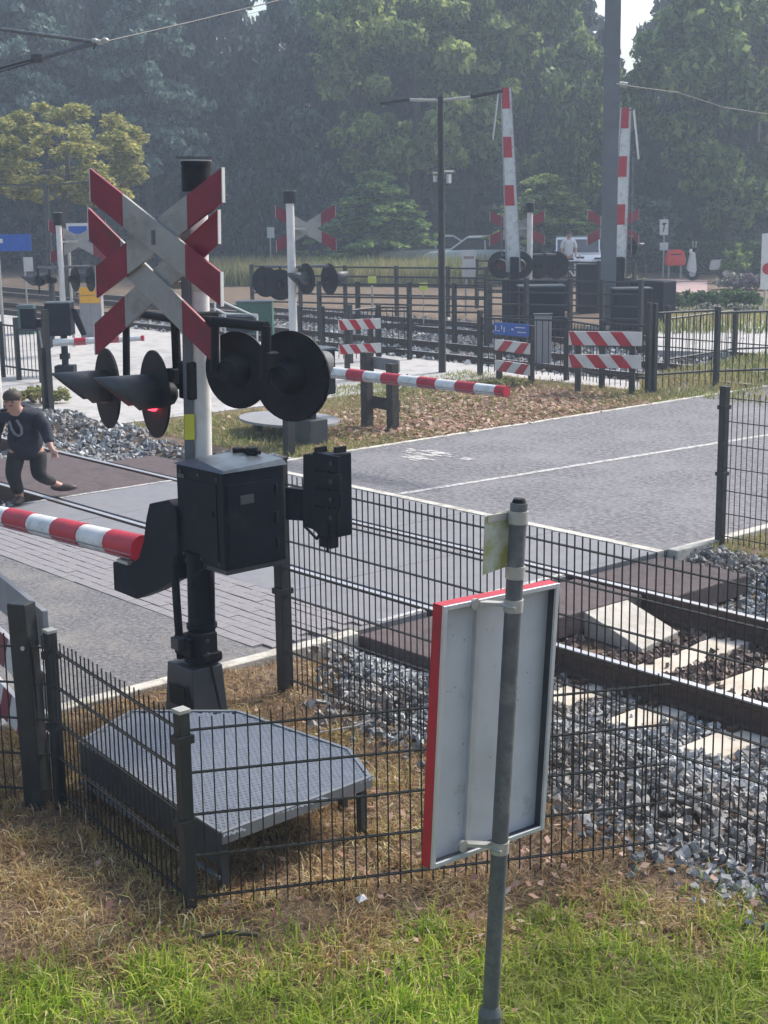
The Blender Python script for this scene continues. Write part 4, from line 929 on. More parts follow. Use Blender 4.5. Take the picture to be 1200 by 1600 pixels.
# ================================================================== LAMP POSTS, MAST, OVERHEAD LINE
B = at(691, 580); H = height_to(B, 157); t = thing('street_lamp', 'tall dark street lamp with two arms in front of the forest', 'street lamp', B)
MB().tube((0, 0, -.1), (0, 0, H+.06), .065, .05, 16).build('pole', 'darkpost', t)
def armp(px, py): return hit(px, py, B, FWH)-B
a1, a2 = armp(594, 162), armp(786, 142); m1, m2 = armp(640, 156), armp(735, 152); top = Vector((0, 0, H))
MB().path([top, m1+Vector((0, 0, .0))], .025, 8).build('arm', 'band', t); MB().path([top, m2], .025, 8).build('arm', 'band', t)
MB().bar(m1, a1, .14, .05).build('lamp_head', 'darkpost', t, .01); MB().bar(m2, a2, .14, .05).build('lamp_head', 'darkpost', t, .01)
z = height_to(B, 268); MB().tube((0, 0, z), RTH*.22+Vector((0, 0, z)), .015, n=8).tube((0, 0, z-.02), -RTH*.14+Vector((0, 0, z-.02)), .015, n=8).box(RTH*.13+Vector((0, 0, z-.12)), (.06, .06, .15)).box(-RTH*.1+Vector((0, 0, z-.12)), (.05, .05, .1)).build('camera', 'white', t)
B = at(82, 470); H = height_to(B, 289); t = thing('street_lamp', 'dark street lamp with two long flat arms at far left', 'street lamp', B)
MB().tube((0, 0, -.1), (0, 0, H+.05), .10, .08, 14).build('pole', 'darkpost', t)
for x, y in ((-8, 288), (143, 284)):
    e_ = hit(x, y, B, FWH)-B; MB().bar((0, 0, H-.02), e_, .12, .05).build('arm', 'darkpost', t)
B = at(949, 517); t = thing('catenary_mast', 'thick grey overhead line mast rising out of the picture at right', 'mast', B)
rz = YAW-.12
m_ = MB(); W_ = .40
m_.span((-.165, -.17, -.2), (.165, -.15, 9.2)).span((-.165, .15, -.2), (.165, .17, 9.2)).span((-.012, -.15, -.2), (.012, .15, 9.2))
o = m_.build('column', 'steel', t); o.rotation_euler.z = rz
MB().span((-.35, -.35, -.3), (.35, .35, .12)).build('foundation', 'concrete', t, .01)
for zz in (5.9, 4.9): MB().span((-.18, -.185, zz), (.18, .185, zz+.07)).build('collar', 'steel', t).rotation_euler.z = rz
z = height_to(B, 133)
wp = lambda px, py, dist: away(px, dist)*1.0
def airline(label, pxs, dists, r, name='overhead_wire', mt='wire'):
    pts = []
    for (x, y), d_ in zip(pxs, dists):
        pts.append(hit(x, y, FWH*d_, FWH))
    o = MB().path(pts, r, 6).build(name, mt); return tag(o, label, 'wire' if name == 'overhead_wire' else 'bracket')
airline('thin wire running right from the tall grey mast', [(962, 131), (1000, 137), (1060, 145), (1130, 168), (1210, 180)], [30, 32, 34, 36, 38], .013)
MB().tube(hit(962, 131, B, FWH)-B, hit(980, 133, B, FWH)-B, .06, n=10).build('insulator', 'band', t)
# cantilever at the top left (carried by a mast beyond the left edge)
DQ = 17.0
q = lambda x, y: hit(x, y, FWH*DQ, FWH)
base = q(-160, 320); base = Vector((base.x, base.y, 0)); t = thing('catenary_cantilever', 'overhead line bracket of two tubes meeting at an insulator, top left', 'bracket', base)
MB().tube((0, 0, -.1), (0, 0, 6.6), .12, n=14).build('mast', 'steel', t)
MB().tube(q(-160, 24)-base, q(150, 66)-base, .022, n=10).build('tube', 'galv', t); MB().tube(q(-160, 150)-base, q(52, 93)-base, .014, n=8).build('tube', 'darkpost', t)
MB().tube(q(52, 93)-base, q(155, 66)-base, .026, n=10).build('tube', 'galv', t); MB().box(q(57, 92)-base, (.11, .08, .09)).build('clamp', 'darkpost', t)
for x, y in ((148, 64), (155, 66), (164, 63)): MB().ell(q(x, y)-base, (.045, .045, .03)).build('insulator', 'band', t)
MB().tube(q(150, 66)-base, q(146, 77)-base, .012, n=6).build('dropper', 'darkpost', t)
airline('thin overhead wire crossing the top left of the forest', [(-60, 130), (52, 97), (160, 66), (300, 34), (430, 2), (520, -25)], [17.2, 17.1, 17.1, 19, 22, 24], .008)

# ================================================================== SMALL SIGNS, LETTERBOX
def post_sign(label, base, top_y, px0, px1, py1, m='white', pm='band', pr=.03, name='sign', extra=None, ret=False):
    """post at base, plate between columns px0..px1 and rows top_y..py1"""
    B = Vector((base[0], base[1], 0)); t = thing(name, label, 'sign', B)
    a = hit(px0, top_y, B-FWH*.05, FWH)-B; b = hit(px1, py1, B-FWH*.05, FWH)-B
    MB().tube((0, 0, -.1), (0, 0, (a.z if extra is None else extra)), pr, n=10).build('post', pm, t)
    w_ = RTH*(b-a).dot(RTH)
    MB().prism([a, a+w_, Vector((a.x, a.y, b.z))+w_, Vector((a.x, a.y, b.z))], FWH*.02).build('panel', m, t, .004)
    return t, a, b, w_
t, a, b, w_ = post_sign('pale rectangular notice board on a thin grey post', at(728, 492), 391, 722, 743, 433, 'white')
MB().prism([a+w_*.12+Vector((0, 0, -.15))-FWH*.004, a+w_*.88+Vector((0, 0, -.15))-FWH*.004, a+w_*.88+Vector((0, 0, -.22))-FWH*.004, a+w_*.12+Vector((0, 0, -.22))-FWH*.004], FWH*.002).build('print', 'pinkpave', t)
post_sign('small lime yellow plate on a thin post, left one', at(582, 492), 432, 575, 588, 443, 'limeplate')
post_sign('small lime yellow plate without visible post, right one', at(662, 508), 442, 655, 668, 454, 'limeplate', pr=.012)
t, a, b, w_ = post_sign('black framed white sign with arrow above a second small white plate', at(1036, 432), 343, 1031, 1044, 367, 'white', extra=2.1)
for (u0, u1, z0_, z1_) in ((.35, .65, .12, .2), (.45, .6, .2, .45), (.5, .8, .12, .18)):
    MB().prism([a+w_*u0-FWH*.004-Vector((0, 0, z0_)), a+w_*u1-FWH*.004-Vector((0, 0, z0_)), a+w_*(u1-.1)-FWH*.004-Vector((0, 0, z1_)), a+w_*(u0-.05)-FWH*.004-Vector((0, 0, z1_))], FWH*.002).build('arrow', 'black', t)
B = at(1036, 432); a = hit(1031, 379, B-FWH*.05, FWH)-B; b = hit(1044, 391, B-FWH*.05, FWH)-B; w_ = RTH*(b-a).dot(RTH)
MB().prism([a, a+w_, Vector((a.x, a.y, b.z))+w_, Vector((a.x, a.y, b.z))], FWH*.02).build('lower_panel', 'white', t)
post_sign('small white plate on a thin post left of the middle warning mast', at(424, 432), 355, 417, 429, 372, 'white')
post_sign('narrow blue and white sign on a thin post at the forest edge', at(377, 425), 359, 374, 381, 372, 'white')
post_sign('small white notice on a post left of the left warning mast', at(42, 470), 402, 36, 52, 424, 'white')
t, a, b, w_ = post_sign('tall white sign with a red spot, cut by the right edge', at(1194, 492), 365, 1191, 1216, 452, 'white', extra=1.7)
c_ = hit(1200, 420, at(1194, 492)-FWH*.06, FWH)-at(1194, 492); MB().tube(c_, c_-FWH*.003, .14, n=20).build('red_spot', 'red', t)
t, a, b, w_ = post_sign('blue station sign board with pale end at the left edge', at(8, 560), 367, -40, 49, 392, 'blue', extra=2.4)
MB().prism([a+w_*.0-FWH*.004-Vector((0, 0, .08)), a+w_*.5-FWH*.004-Vector((0, 0, .08)), a+w_*.5-FWH*.004-Vector((0, 0, .16)), a-FWH*.004-Vector((0, 0, .16))], FWH*.002).build('pale_stripe', 'white', t)
t, a, b, w_ = post_sign('white framed blue sign beside the left warning mast', at(116, 540), 349, 103, 147, 366, 'white', extra=2.5)
MB().prism([a+w_*.08-FWH*.004-Vector((0, 0, .06)), a+w_*.75-FWH*.004-Vector((0, 0, .06)), a+w_*.75-FWH*.004-Vector((0, 0, .22)), a+w_*.08-FWH*.004-Vector((0, 0, .22))], FWH*.002).build('print', 'blue', t)
o = MB().tube((0, 0, -.1), (0, 0, 2.6), .11, n=20).build('white_pole', 'white'); p_ = at(-7, 640); o.location = p_; tag(o, 'white pole cut by the left edge behind the running person', 'pole')
# letterbox
B = at(1054, 433); t = thing('letterbox', 'red letterbox on two pale legs in front of the hedge', 'letterbox', B, YAW)
for s in (-1, 1): MB().span((s*.22-.03, -.03, -.1), (s*.22+.03, .03, .5)).build('leg', 'band', t)
pr_ = [(-.33, -.2, .42), (.33, -.2, .42), (.36, -.2, .62), (.30, -.2, .88), (.2, -.2, .98), (-.2, -.2, .98), (-.30, -.2, .88), (-.36, -.2, .62)]
b_ = MB().prism(pr_, (0, .36, 0)).build('box', 'mailred', t, .03); MB().span((-.2, -.21, .80), (.2, -.19, .84)).build('slot', 'black', b_)
# wires bundle behind near mast: pale barrier frame
B = at(372, 560); t = thing('handrail', 'pale angled handrails behind the near lamps', 'railing', B)
c_ = lambda x, y: hit(x, y, B, FWH)-B
for a, b in (((336, 466), (402, 496)), ((336, 482), (352, 490)), ((352, 490), (402, 492)), ((352, 490), (352, 555)), ((402, 492), (402, 555)), ((336, 466), (336, 555))):
    MB().tube(c_(*a), c_(*b), .018, n=8).build('tube', 'white', t)
MB().box(c_(375, 506), (.5, .3, .3)).build('box', 'navy', t, .01)
# round slab on the verge
B = at(452, 676); mb = MB(); pts = [(.80*math.cos(2*math.pi*i/24), .55*math.sin(2*math.pi*i/24), .12) for i in range(24)]
mb.prism(pts, (0, 0, -.03)); o = mb.build('round_slab', 'greypanel'); o.location = (B.x, B.y, .07); tag(o, 'low round grey slab on the verge behind the near lamps', 'slab')
for k in range(4):
    a = k*1.57+.6; MB().span((-.04, -.04, -.12), (.04, .04, .09)).build('foot', 'darkpost', o).location = (.5*math.cos(a), .34*math.sin(a), 0)

# ================================================================== VEHICLES
def car(label, base, rz, m='carwhite', L=4.2):
    t = thing('parked_car', label, 'car', base, rz, 'white cars behind the tall grass'); w_ = .86
    low = [(-2.1, .35), (-2.1, .75), (-1.75, .92), (-1.0, .98), (1.7, 1.0), (2.05, .85), (2.1, .35)]
    MB().prism([(x, -w_, z) for x, z in low], (0, 2*w_, 0)).build('body', m, t, .07)
    cab = [(-1.05, .95), (-.35, 1.44), (1.05, 1.47), (1.85, .98)]
    g = MB().prism([(x, -w_*.86, z) for x, z in cab], (0, 2*w_*.86, 0)).build('cabin', 'glass', t, .05)
    roof = [(-.42, 1.41), (-.3, 1.48), (1.0, 1.51), (1.15, 1.44)]
    MB().prism([(x, -w_*.87, z) for x, z in roof], (0, 2*w_*.87, 0)).build('roof', m, g, .03)
    for x0, z0_, x1, z1_ in ((-1.05, .95, -.35, 1.44), (.35, .97, .33, 1.45), (1.85, .98, 1.05, 1.47)):
        for s in (-1, 1): MB().bar((x0, s*w_*.87, z0_), (x1, s*w_*.87, z1_), .05, .06).build('pillar', m, g)
    for x in (-1.3, 1.3):
        for s in (-1, 1):
            wl = MB().tube((x, s*(w_-.2), .32), (x, s*(w_+.01), .32), .32, n=20).build('wheel', 'tyre', t); MB().tube((x, s*(w_+.0), .32), (x, s*(w_+.02), .32), .19, n=12).build('rim', 'alurim', wl)
    for s in (-1, 1):
        MB().box((-2.09, s*.62, .72), (.06, .3, .12)).build('headlight', 'white', t, .02); MB().box((2.09, s*.68, .78), (.06, .2, .16)).build('tail_light', 'red', t, .02)
    return t
car('white car behind the tall grass, left of the street lamp post', at(662, 428), YAW+.15)
car('white car right of the street lamp post, nose hidden by grass', at(745, 430), YAW-.1)
car('white car seen end on behind the white bicycles near the grey mast', at(902, 436), YAW+1.45)
def scooter(label, base, rz):
    t = thing('motor_scooter', label, 'scooter', base, rz, 'white scooters')
    for x in (-.55, .6):
        wl = MB().tube((x, -.06, .25), (x, .06, .25), .25, n=18).build('wheel', 'tyre', t); MB().tube((x, -.065, .25), (x, .065, .25), .12, n=12).build('rim', 'alurim', wl)
    MB().prism([(-.75, -.17, .35), (-.62, -.17, .95), (-.5, -.17, .98), (-.42, -.17, .35), (-.5, -.17, .22), (-.3, -.17, .22), (-.45, -.17, .2)][:5], (0, .34, 0)).build('front_shield', 'white', t, .04)
    MB().prism([(.05, -.17, .35), (.12, -.17, .70), (.85, -.17, .72), (.8, -.17, .45), (.5, -.17, .38)], (0, .34, 0)).build('rear_body', 'white', t, .04)
    MB().span((-.45, -.15, .22), (.1, .15, .27)).build('footboard', 'black', t, .01); MB().span((.1, -.14, .72), (.75, .14, .79)).build('seat', 'black', t, .02)
    MB().tube((-.55, 0, .95), (-.5, 0, 1.1), .03, n=8).tube((-.5, -.3, 1.1), (-.5, .3, 1.1), .02, n=8).build('handlebar', 'black', t)
    MB().ell((-.62, 0, 1.0), (.06, .09, .09)).build('headlamp', 'white', t)
    for s in (-1, 1): MB().tube((-.5, s*.22, 1.1), (-.5, s*.26, 1.28), .01, n=6).ell((-.5, s*.26, 1.3), (.02, .05, .04)).build('mirror', 'white', t)
    return t
scooter('white motor scooter parked beside the red letterbox and the purple bush', at(1106, 438), YAW)
def bicycle(label, base, rz):
    t = thing('bicycle', label, 'bicycle', base, rz)
    for x in (-.52, .52):
        mb = MB(); pts = [(x+.33*math.cos(2*math.pi*i/20), 0, .34+.33*math.sin(2*math.pi*i/20)) for i in range(21)]; mb.path(pts, .02, 6)
        wl = mb.build('wheel', 'tyre', t); mb = MB()
        for i in range(8): mb.tube((x, 0, .34), (x+.32*math.cos(i*.785), 0, .34+.32*math.sin(i*.785)), .005, n=4)
        mb.build('spokes', 'band', wl)
    MB().path([(.52, 0, .34), (.0, 0, .3), (-.38, 0, .82), (.18, 0, .82), (.0, 0, .3)], .022, 8).path([(.52, 0, .34), (.18, 0, .82)], .015, 8).path([(-.38, 0, .95), (-.52, 0, .34)], .022, 8).build('frame', 'white', t)
    MB().path([(-.4, -.28, 1.02), (-.4, .28, 1.02)], .015, 8).build('handlebar', 'black', t); MB().box((.2, 0, .93), (.25, .14, .06)).build('saddle', 'black', t, .02)
    return t
bicycle('white bicycle in front of the white car, left of the grey mast', at(897, 447), YAW+.1)
bicycle('white bicycle leaning nearest the grey mast', at(924, 449), YAW-.2)

# ================================================================== PEOPLE
def skin_obj(name, J, E_, m, parent, sub=2, root=0):
    me = bpy.data.meshes.new(name); me.from_pydata([j[0] for j in J], E_, []); o = bpy.data.objects.new(name, me); COL.objects.link(o)
    md = o.modifiers.new('s', 'SKIN'); 
    lay = me.skin_vertices[0].data if me.skin_vertices else None
    if lay is None:
        bm = bmesh.new(); bm.from_mesh(me); bm.verts.layers.skin.verify(); bm.to_mesh(me); bm.free(); lay = me.skin_vertices[0].data
    for i, j in enumerate(J):
        r = j[1]; lay[i].radius = r if isinstance(r, tuple) else (r, r); lay[i].use_root = (i == root)
    sb = o.modifiers.new('d', 'SUBSURF'); sb.levels = sub; sb.render_levels = sub
    dg = bpy.context.evaluated_depsgraph_get(); dg.update()
    m2 = bpy.data.meshes.new_from_object(o.evaluated_get(dg)); o.modifiers.clear(); o.data = m2; bpy.data.meshes.remove(me)
    m2.materials.clear(); m2.materials.append(M[m]); m2.polygons.foreach_set('use_smooth', [True]*len(m2.polygons)); m2.update()
    o.parent = parent; return o
def face_bits(t, H, f, r, hairm='hair', long=False):
    """f = facing direction; eyes, nose, mouth, ears and hair on a head centred at H"""
    f = Vector(f).normalized(); s = Vector((f.y, -f.x, 0)).normalized(); u = s.cross(f)
    if u.z < 0: u = -u
    hd = MB()
    hd.ell(H+u*r*.28-f*r*.18, (r*1.0, r*1.0, r*.98)); o = hd.build('hair', hairm, t)
    for k in (-1, 1): MB().ell(H+f*r*.86+s*k*r*.36+u*r*.08, (r*.11,)*3, 0, 8, 6).build('eye', 'hair', t)
    MB().ell(H+f*r*.98-u*r*.18, (r*.14, r*.14, r*.24), 0, 8, 6).build('nose', 'skin', t)
    for k in (-1, 1): MB().ell(H+s*k*r*.84-u*r*.05, (r*.12, r*.12, r*.26), 0, 8, 6).build('ear', 'skin', t)
    MB().ell(H+f*r*.86-u*r*.52, (r*.24, r*.24, r*.06), 0, 8, 6).build('mouth', 'maroon', t)
def hand(J, E_, wrist, d, palm, sc=1.0):
    """palm and five fingers as chains added to a skeleton; returns nothing"""
    d = Vector(d).normalized(); p = Vector(palm).normalized(); s = d.cross(p).normalized(); w_ = Vector(wrist)
    b = len(J); J.append((tuple(w_+d*.05*sc), (.028*sc, .018*sc))); E_.append((wi[0], b))
    for k, (off, ln) in enumerate(((-.03, .055), (-.01, .065), (.01, .062), (.03, .05))):
        i = len(J); J.append((tuple(w_+d*.085*sc+s*off*sc), .0095*sc)); E_.append((b, i))
        J.append((tuple(w_+d*(.085+ln*.55)*sc+s*off*1.15*sc+p*.012*sc), .0085*sc)); E_.append((i, i+1))
        J.append((tuple(w_+d*(.085+ln*.9)*sc+s*off*1.2*sc+p*.035*sc), .0075*sc)); E_.append((i+1, i+2))
    i = len(J); J.append((tuple(w_+d*.035*sc-s*.035*sc), .011*sc)); E_.append((b, i)); J.append((tuple(w_+d*.075*sc-s*.055*sc+p*.02*sc), .009*sc)); E_.append((i, i+1))
wi = [0]
# person running across the near track
KB = at(45, 784); t = thing('person', 'person in dark hooded jacket with a pale chest print, running bent forward over the rails', 'person', KB, YAW)
t.scale = (1.08, 1.15, .84)
# local frame: x = picture right, -y = towards the camera
hip = (0.02, 0, .68)
J = [(hip, (.105, .09)), ((.01, -.05, .84), (.115, .095)), ((.0, -.11, 1.0), (.14, .10)), ((-.01, -.15, 1.10), (.10, .08)), ((-.02, -.19, 1.16), .05), ((-.03, -.23, 1.24), .078), ((-.03, -.235, 1.30), .085), ((-.03, -.235, 1.345), .06)]
E_ = [(0, 1), (1, 2), (2, 3), (3, 4), (4, 5), (5, 6), (6, 7)]
def limb(J, E_, a, pts):
    for p, r in pts: J.append((p, r)); E_.append((a, len(J)-1)); a = len(J)-1
    return a
la = limb(J, E_, 3, [((.15, -.12, 1.07), .055), ((.23, -.10, .88), .045), ((.28, -.20, .72), .032), ((.30, -.22, .68), .026)])
wi[0] = la; hand(J, E_, (.30, -.22, .68), (.3, -.3, -.8), (0, -1, 0), .8)
ra = limb(J, E_, 3, [((-.17, -.14, 1.07), .055), ((-.25, -.05, .86), .045), ((-.22, -.22, .74), .032), ((-.2, -.26, .75), .026)])
wi[0] = ra; hand(J, E_, (-.2, -.26, .75), (.1, -.6, .6), (1, 0, 0), .8)
limb(J, E_, 0, [((-.08, -.04, .62), .085), ((-.10, -.13, .36), .06), ((-.07, -.03, .08), .04), ((-.07, -.08, .045), .035), ((-.07, -.17, .035), .03)])
limb(J, E_, 0, [((.11, .02, .60), .085), ((.12, -.05, .33), .06), ((.19, .24, .16), .04), ((.26, .27, .11), .035), ((.33, .27, .08), .03)])
skin_obj('body', J, E_, 'skin', t)
Jj = [((0.02, .01, .57), (.13, .12)), ((0.02, 0, .68), (.14, .125)), ((.01, -.05, .84), (.14, .12)), ((.0, -.11, 1.0), (.165, .125)), ((-.01, -.15, 1.12), (.11, .09)), ((-.015, -.18, 1.165), (.07, .07))]; Ej = [(0, 1), (1, 2), (2, 3), (3, 4), (4, 5)]
limb(Jj, Ej, 4, [((.15, -.12, 1.075), .078), ((.23, -.10, .88), .068), ((.275, -.19, .735), .048)])
limb(Jj, Ej, 4, [((-.17, -.14, 1.075), .075), ((-.25, -.05, .86), .064), ((-.22, -.21, .75), .045)])
skin_obj('jacket', Jj, Ej, 'jacket', t)
MB().ell((.012, -.03, .76), (.165, .145, .24), 0, 20, 12).build('jacket_hem', 'jacket', t)
MB().ell((-.01, -.09, 1.15), (.12, .09, .07)).build('hood', 'jacket', t)
Jt = [((.02, 0, .66), (.125, .11))]; Et = []
limb(Jt, Et, 0, [((-.08, -.04, .58), .098), ((-.10, -.13, .36), .075), ((-.075, -.035, .11), .058)])
limb(Jt, Et, 0, [((.11, .02, .56), .098), ((.12, -.05, .33), .075), ((.185, .225, .175), .058)])
skin_obj('trousers', Jt, Et, 'trousers', t)
MB().ell((-.07, -.10, .045), (.052, .13, .05)).build('shoe', 'shoe', t); MB().ell((.27, .275, .10), (.13, .055, .05)).build('shoe', 'shoe', t)
mb = MB()
mb.path([(-.07, -.235, 1.03), (-.055, -.232, .94), (-.03, -.215, .87), (.0, -.205, .845), (.03, -.21, .87), (.035, -.23, .95), (.0, -.245, 1.04)], .014, 6)
mb.build('chest_print', 'greyprint', t)
face_bits(t, Vector((-.03, -.235, 1.285)), (-.1, -.9, -.35), .088)
# far person in white
B = at(888, 442); t = thing('person', 'person in white standing behind the white bicycles left of the grey mast', 'person', B, YAW)
J = [((0, 0, .86), (.13, .10)), ((0, 0, 1.05), (.14, .10)), ((0, 0, 1.32), (.17, .11)), ((0, 0, 1.44), (.10, .08)), ((0, -.01, 1.52), .05), ((0, -.03, 1.60), .085), ((0, -.03, 1.68), .09)]; E_ = [(i, i+1) for i in range(6)]
for s in (-1, 1):
    a_ = limb(J, E_, 3, [((s*.19, 0, 1.40), .06), ((s*.25, .0, 1.14), .05), ((s*.22, -.16, .95), .035)]); wi[0] = a_; hand(J, E_, (s*.22, -.16, .95), (0, -.7, -.5), (0, 0, -1), .9)
    limb(J, E_, 0, [((s*.10, 0, .80), .09), ((s*.11, -.01, .46), .065), ((s*.11, .02, .09), .045), ((s*.11, -.06, .04), .04), ((s*.11, -.14, .035), .03)])
skin_obj('body', J, E_, 'skin', t)
Jj = [((0, 0, .85), (.15, .12)), ((0, 0, 1.05), (.155, .12)), ((0, 0, 1.32), (.185, .13)), ((0, 0, 1.45), (.10, .09))]; Ej = [(0, 1), (1, 2), (2, 3)]
for s in (-1, 1): limb(Jj, Ej, 3, [((s*.19, 0, 1.40), .08), ((s*.25, 0, 1.14), .065)])
skin_obj('shirt', Jj, Ej, 'whitecloth', t)
Jt = [((0, 0, .87), (.14, .11))]; Et = []
for s in (-1, 1): limb(Jt, Et, 0, [((s*.10, 0, .78), .10), ((s*.11, -.01, .46), .08), ((s*.11, .02, .12), .06)])
skin_obj('trousers', Jt, Et, 'trousers', t)
for s in (-1, 1): MB().ell((s*.11, -.05, .045), (.05, .13, .05)).build('shoe', 'shoe', t)
face_bits(t, Vector((0, -.03, 1.645)), (0, -1, 0), .095)

# ================================================================== VEGETATION
def leafcloud(C_, n, size, flat=.6, upb=.35):
    """C_ = clumps (x, y, z, r); n leaves spread through them"""
    C_ = np.asarray(C_, float); wts = C_[:, 3]**2; wts /= wts.sum(); k = RN.choice(len(C_), n, p=wts)
    d = RN.normal(size=(n, 3)); d /= np.linalg.norm(d, axis=1, keepdims=True); rr = RN.random(n)**.42
    P = C_[k, :3]+d*rr[:, None]*C_[k, 3:4]*np.array([1, 1, flat])
    nm = RN.normal(size=(n, 3))+np.array([0, 0, upb*2])+d*.5; nm /= np.linalg.norm(nm, axis=1, keepdims=True)
    a = np.cross(nm, RN.normal(size=(n, 3))); a /= np.linalg.norm(a, axis=1, keepdims=True); b = np.cross(nm, a)
    s = size*RN.uniform(.6, 1.35, (n, 1))
    V = np.stack([P-a*s, P+b*s*.55+nm*s*.12, P+a*s, P-b*s*.55+nm*s*.12], 1)
    T = (np.array([(0, 1, 2), (0, 2, 3)])[None]+4*np.arange(n)[:, None, None]).reshape(-1, 3)
    return V.reshape(-1, 3), T
def crown_clumps(seed, kind):
    r = np.random.default_rng(seed); C_ = []
    if kind == 'round':
        for _ in range(105):
            d = r.normal(size=3); d /= np.linalg.norm(d); k = r.uniform(.55, 1)**.6; p = d*k*np.array([1, 1, 1])
            if p[2] < -.75: continue
            C_.append((p[0], p[1], p[2], r.uniform(.13, .24)*(1.1-.3*k)))
    elif kind == 'tall':
        for _ in range(95):
            z = r.uniform(-1, 1); w_ = (1-abs(z)**2.2)**.5*(.75+.35*r.random()); a = r.uniform(0, 6.28); k = r.uniform(.5, 1)
            C_.append((math.cos(a)*w_*k, math.sin(a)*w_*k, z, r.uniform(.13, .24)))
    elif kind == 'pine':     # layered drooping boughs
        for _ in range(64):
            z = r.uniform(-1, .95); w_ = (1-(z+1)/2.15)**.75*1.05; a = r.uniform(0, 6.28)
            for q_ in range(5):
                k = (q_+1)/5; C_.append((math.cos(a)*w_*k, math.sin(a)*w_*k, z-.12*k*k+r.normal()*.015, .12-.03*k))
    return C_
PROTO = {}
def proto_crown(kind, seed, leafm, n, size, flat):
    key = (kind, seed, leafm)
    if key not in PROTO:
        V, T = leafcloud(crown_clumps(seed, kind), n, size, flat, .35 if kind != 'pine' else .15)
        o = npmesh('crown', V, T, leafm); PROTO[key] = o.data; bpy.data.objects.remove(o)
    return PROTO[key]
def tree(label, base, cz, rx, rz_, kind, leafm, seed=1, n=9000, size=.05, flat=.6, name='tree', group=None, trunk_r=None, bare=False):
    B = Vector((base[0], base[1], 0)); t = thing(name, label, 'tree' if rz_ > 1.2 else 'shrub', B, 0, group)
    me = proto_crown(kind, seed, leafm, n, size, flat)
    o = bpy.data.objects.new('crown', me); COL.objects.link(o); o.parent = t; o.location = (0, 0, cz); o.scale = (rx, rx, rz_); o.rotation_euler.z = random.uniform(0, 6.28)
    tr = trunk_r or max(.06, rx*.05); top = cz+rz_*.6
    mb = MB(); x, y = 0, 0; pz = -.3; pr_ = tr*1.3; N = 7; last = Vector((0, 0, pz))
    for i in range(1, N+1):
        p = Vector((random.uniform(-.04, .04)*rx*i/N*2, random.uniform(-.04, .04)*rx*i/N*2, pz+(top-pz)*i/N)); r2 = tr*(1.25-1.0*i/N)
        mb.tube(last, p, pr_, r2, 8, cap=False)
        if i >= 2:
            for _ in range(2):
                a = random.uniform(0, 6.28); e_ = p+Vector((math.cos(a)*rx*random.uniform(.4, .75), math.sin(a)*rx*random.uniform(.4, .75), rz_*random.uniform(.05, .35)))
                mid = (p+e_)/2+Vector((0, 0, rz_*.05)); mb.tube(p, mid, r2*.5, r2*.33, 6, cap=False).tube(mid, e_, r2*.33, r2*.12, 6, cap=False)
        last, pr_ = p, r2
    tk = mb.build('trunk', 'bark', t); return t
def tree_px(label, cx, cy, rxp, ryp, d_, kind, leafm, **kw):
    """tree whose crown centre stands at height and distance surveyed from the photo"""
    B = away(cx, d_); s = F_PX/d_; c = hit(cx, cy, FWH*d_, FWH); return tree(label, B, c.z, rxp/s, ryp/s, kind, leafm, **kw)
# the main trees, front to back
tree_px('low round yellowing tree at left, above the double arm of the far lamp', 102, 248, 132, 82, 50, 'round', 'leaf_yellow', seed=1, n=24000, size=.034, flat=.8)
tree_px('bluish tree with drooping layered boughs, top centre left', 455, 150, 105, 175, 64, 'pine', 'leaf_pine', seed=2, n=15000, size=.05, flat=.45)
tree_px('large light green tree behind the double street lamp', 650, 120, 150, 185, 63, 'round', 'leaf_olive', seed=3, n=17000, size=.045)
tree_px('tall green tree just left of the grey mast', 815, 90, 120, 190, 65, 'tall', 'leaf_green', seed=4, n=16000, size=.05)
tree_px('yellow tinged tree behind the raised boom left of the mast', 735, 60, 110, 120, 66, 'round', 'leaf_olive', seed=5, n=12000, size=.05)
tree_px('broad green tree at the right edge of the forest', 1135, 150, 150, 185, 58, 'tall', 'leaf_green', seed=6, n=18000, size=.045)
tree_px('pale green tree top between the bluish tree and the street lamp', 560, 45, 95, 110, 67, 'round', 'leaf_green', seed=31, n=12000, size=.05)
tree_px('grey green conifer over the overhead wire junction', 235, 95, 120, 150, 68, 'pine', 'leaf_pine', seed=32, n=13000, size=.05, flat=.45)
tree_px('hazy conifer top in the upper left corner', 40, 60, 120, 130, 69, 'pine', 'leaf_pine', seed=33, n=12000, size=.05, flat=.45)
tree_px('small light green tree half hidden by the grey mast', 905, 190, 70, 120, 64, 'tall', 'leaf_green', seed=34, n=9000, size=.06)
tree_px('yellowing tree top at the upper right corner', 1180, 40, 120, 110, 63, 'round', 'leaf_olive', seed=35, n=12000, size=.05)
tree_px('low branching tree with pale green boughs behind the raised boom', 850, 322, 95, 52, 57, 'pine', 'leaf_olive', seed=7, n=9000, size=.07, flat=.35)
tree_px('low spreading bush tree left of the street lamp pole', 585, 330, 110, 62, 58, 'pine', 'leaf_green', seed=8, n=9000, size=.065, flat=.35)
tree_px('slender dark tree behind the middle warning mast', 390, 300, 55, 110, 62, 'tall', 'leaf_dark', seed=9, n=9000, size=.07)
tree_px('grey green bush beside the arrow sign', 1010, 352, 48, 46, 56, 'round', 'leaf_pine', seed=10, n=5000, size=.09)
tree_px('small tree low at right edge beyond the white sign', 1170, 330, 70, 70, 62, 'round', 'leaf_dark', seed=10, n=5000, size=.09)
kinds = [('tall', 'leaf_dark', 21), ('pine', 'leaf_dark', 22), ('tall', 'leaf_dark', 23), ('round', 'leaf_dark', 24), ('pine', 'leaf_dark', 25)]
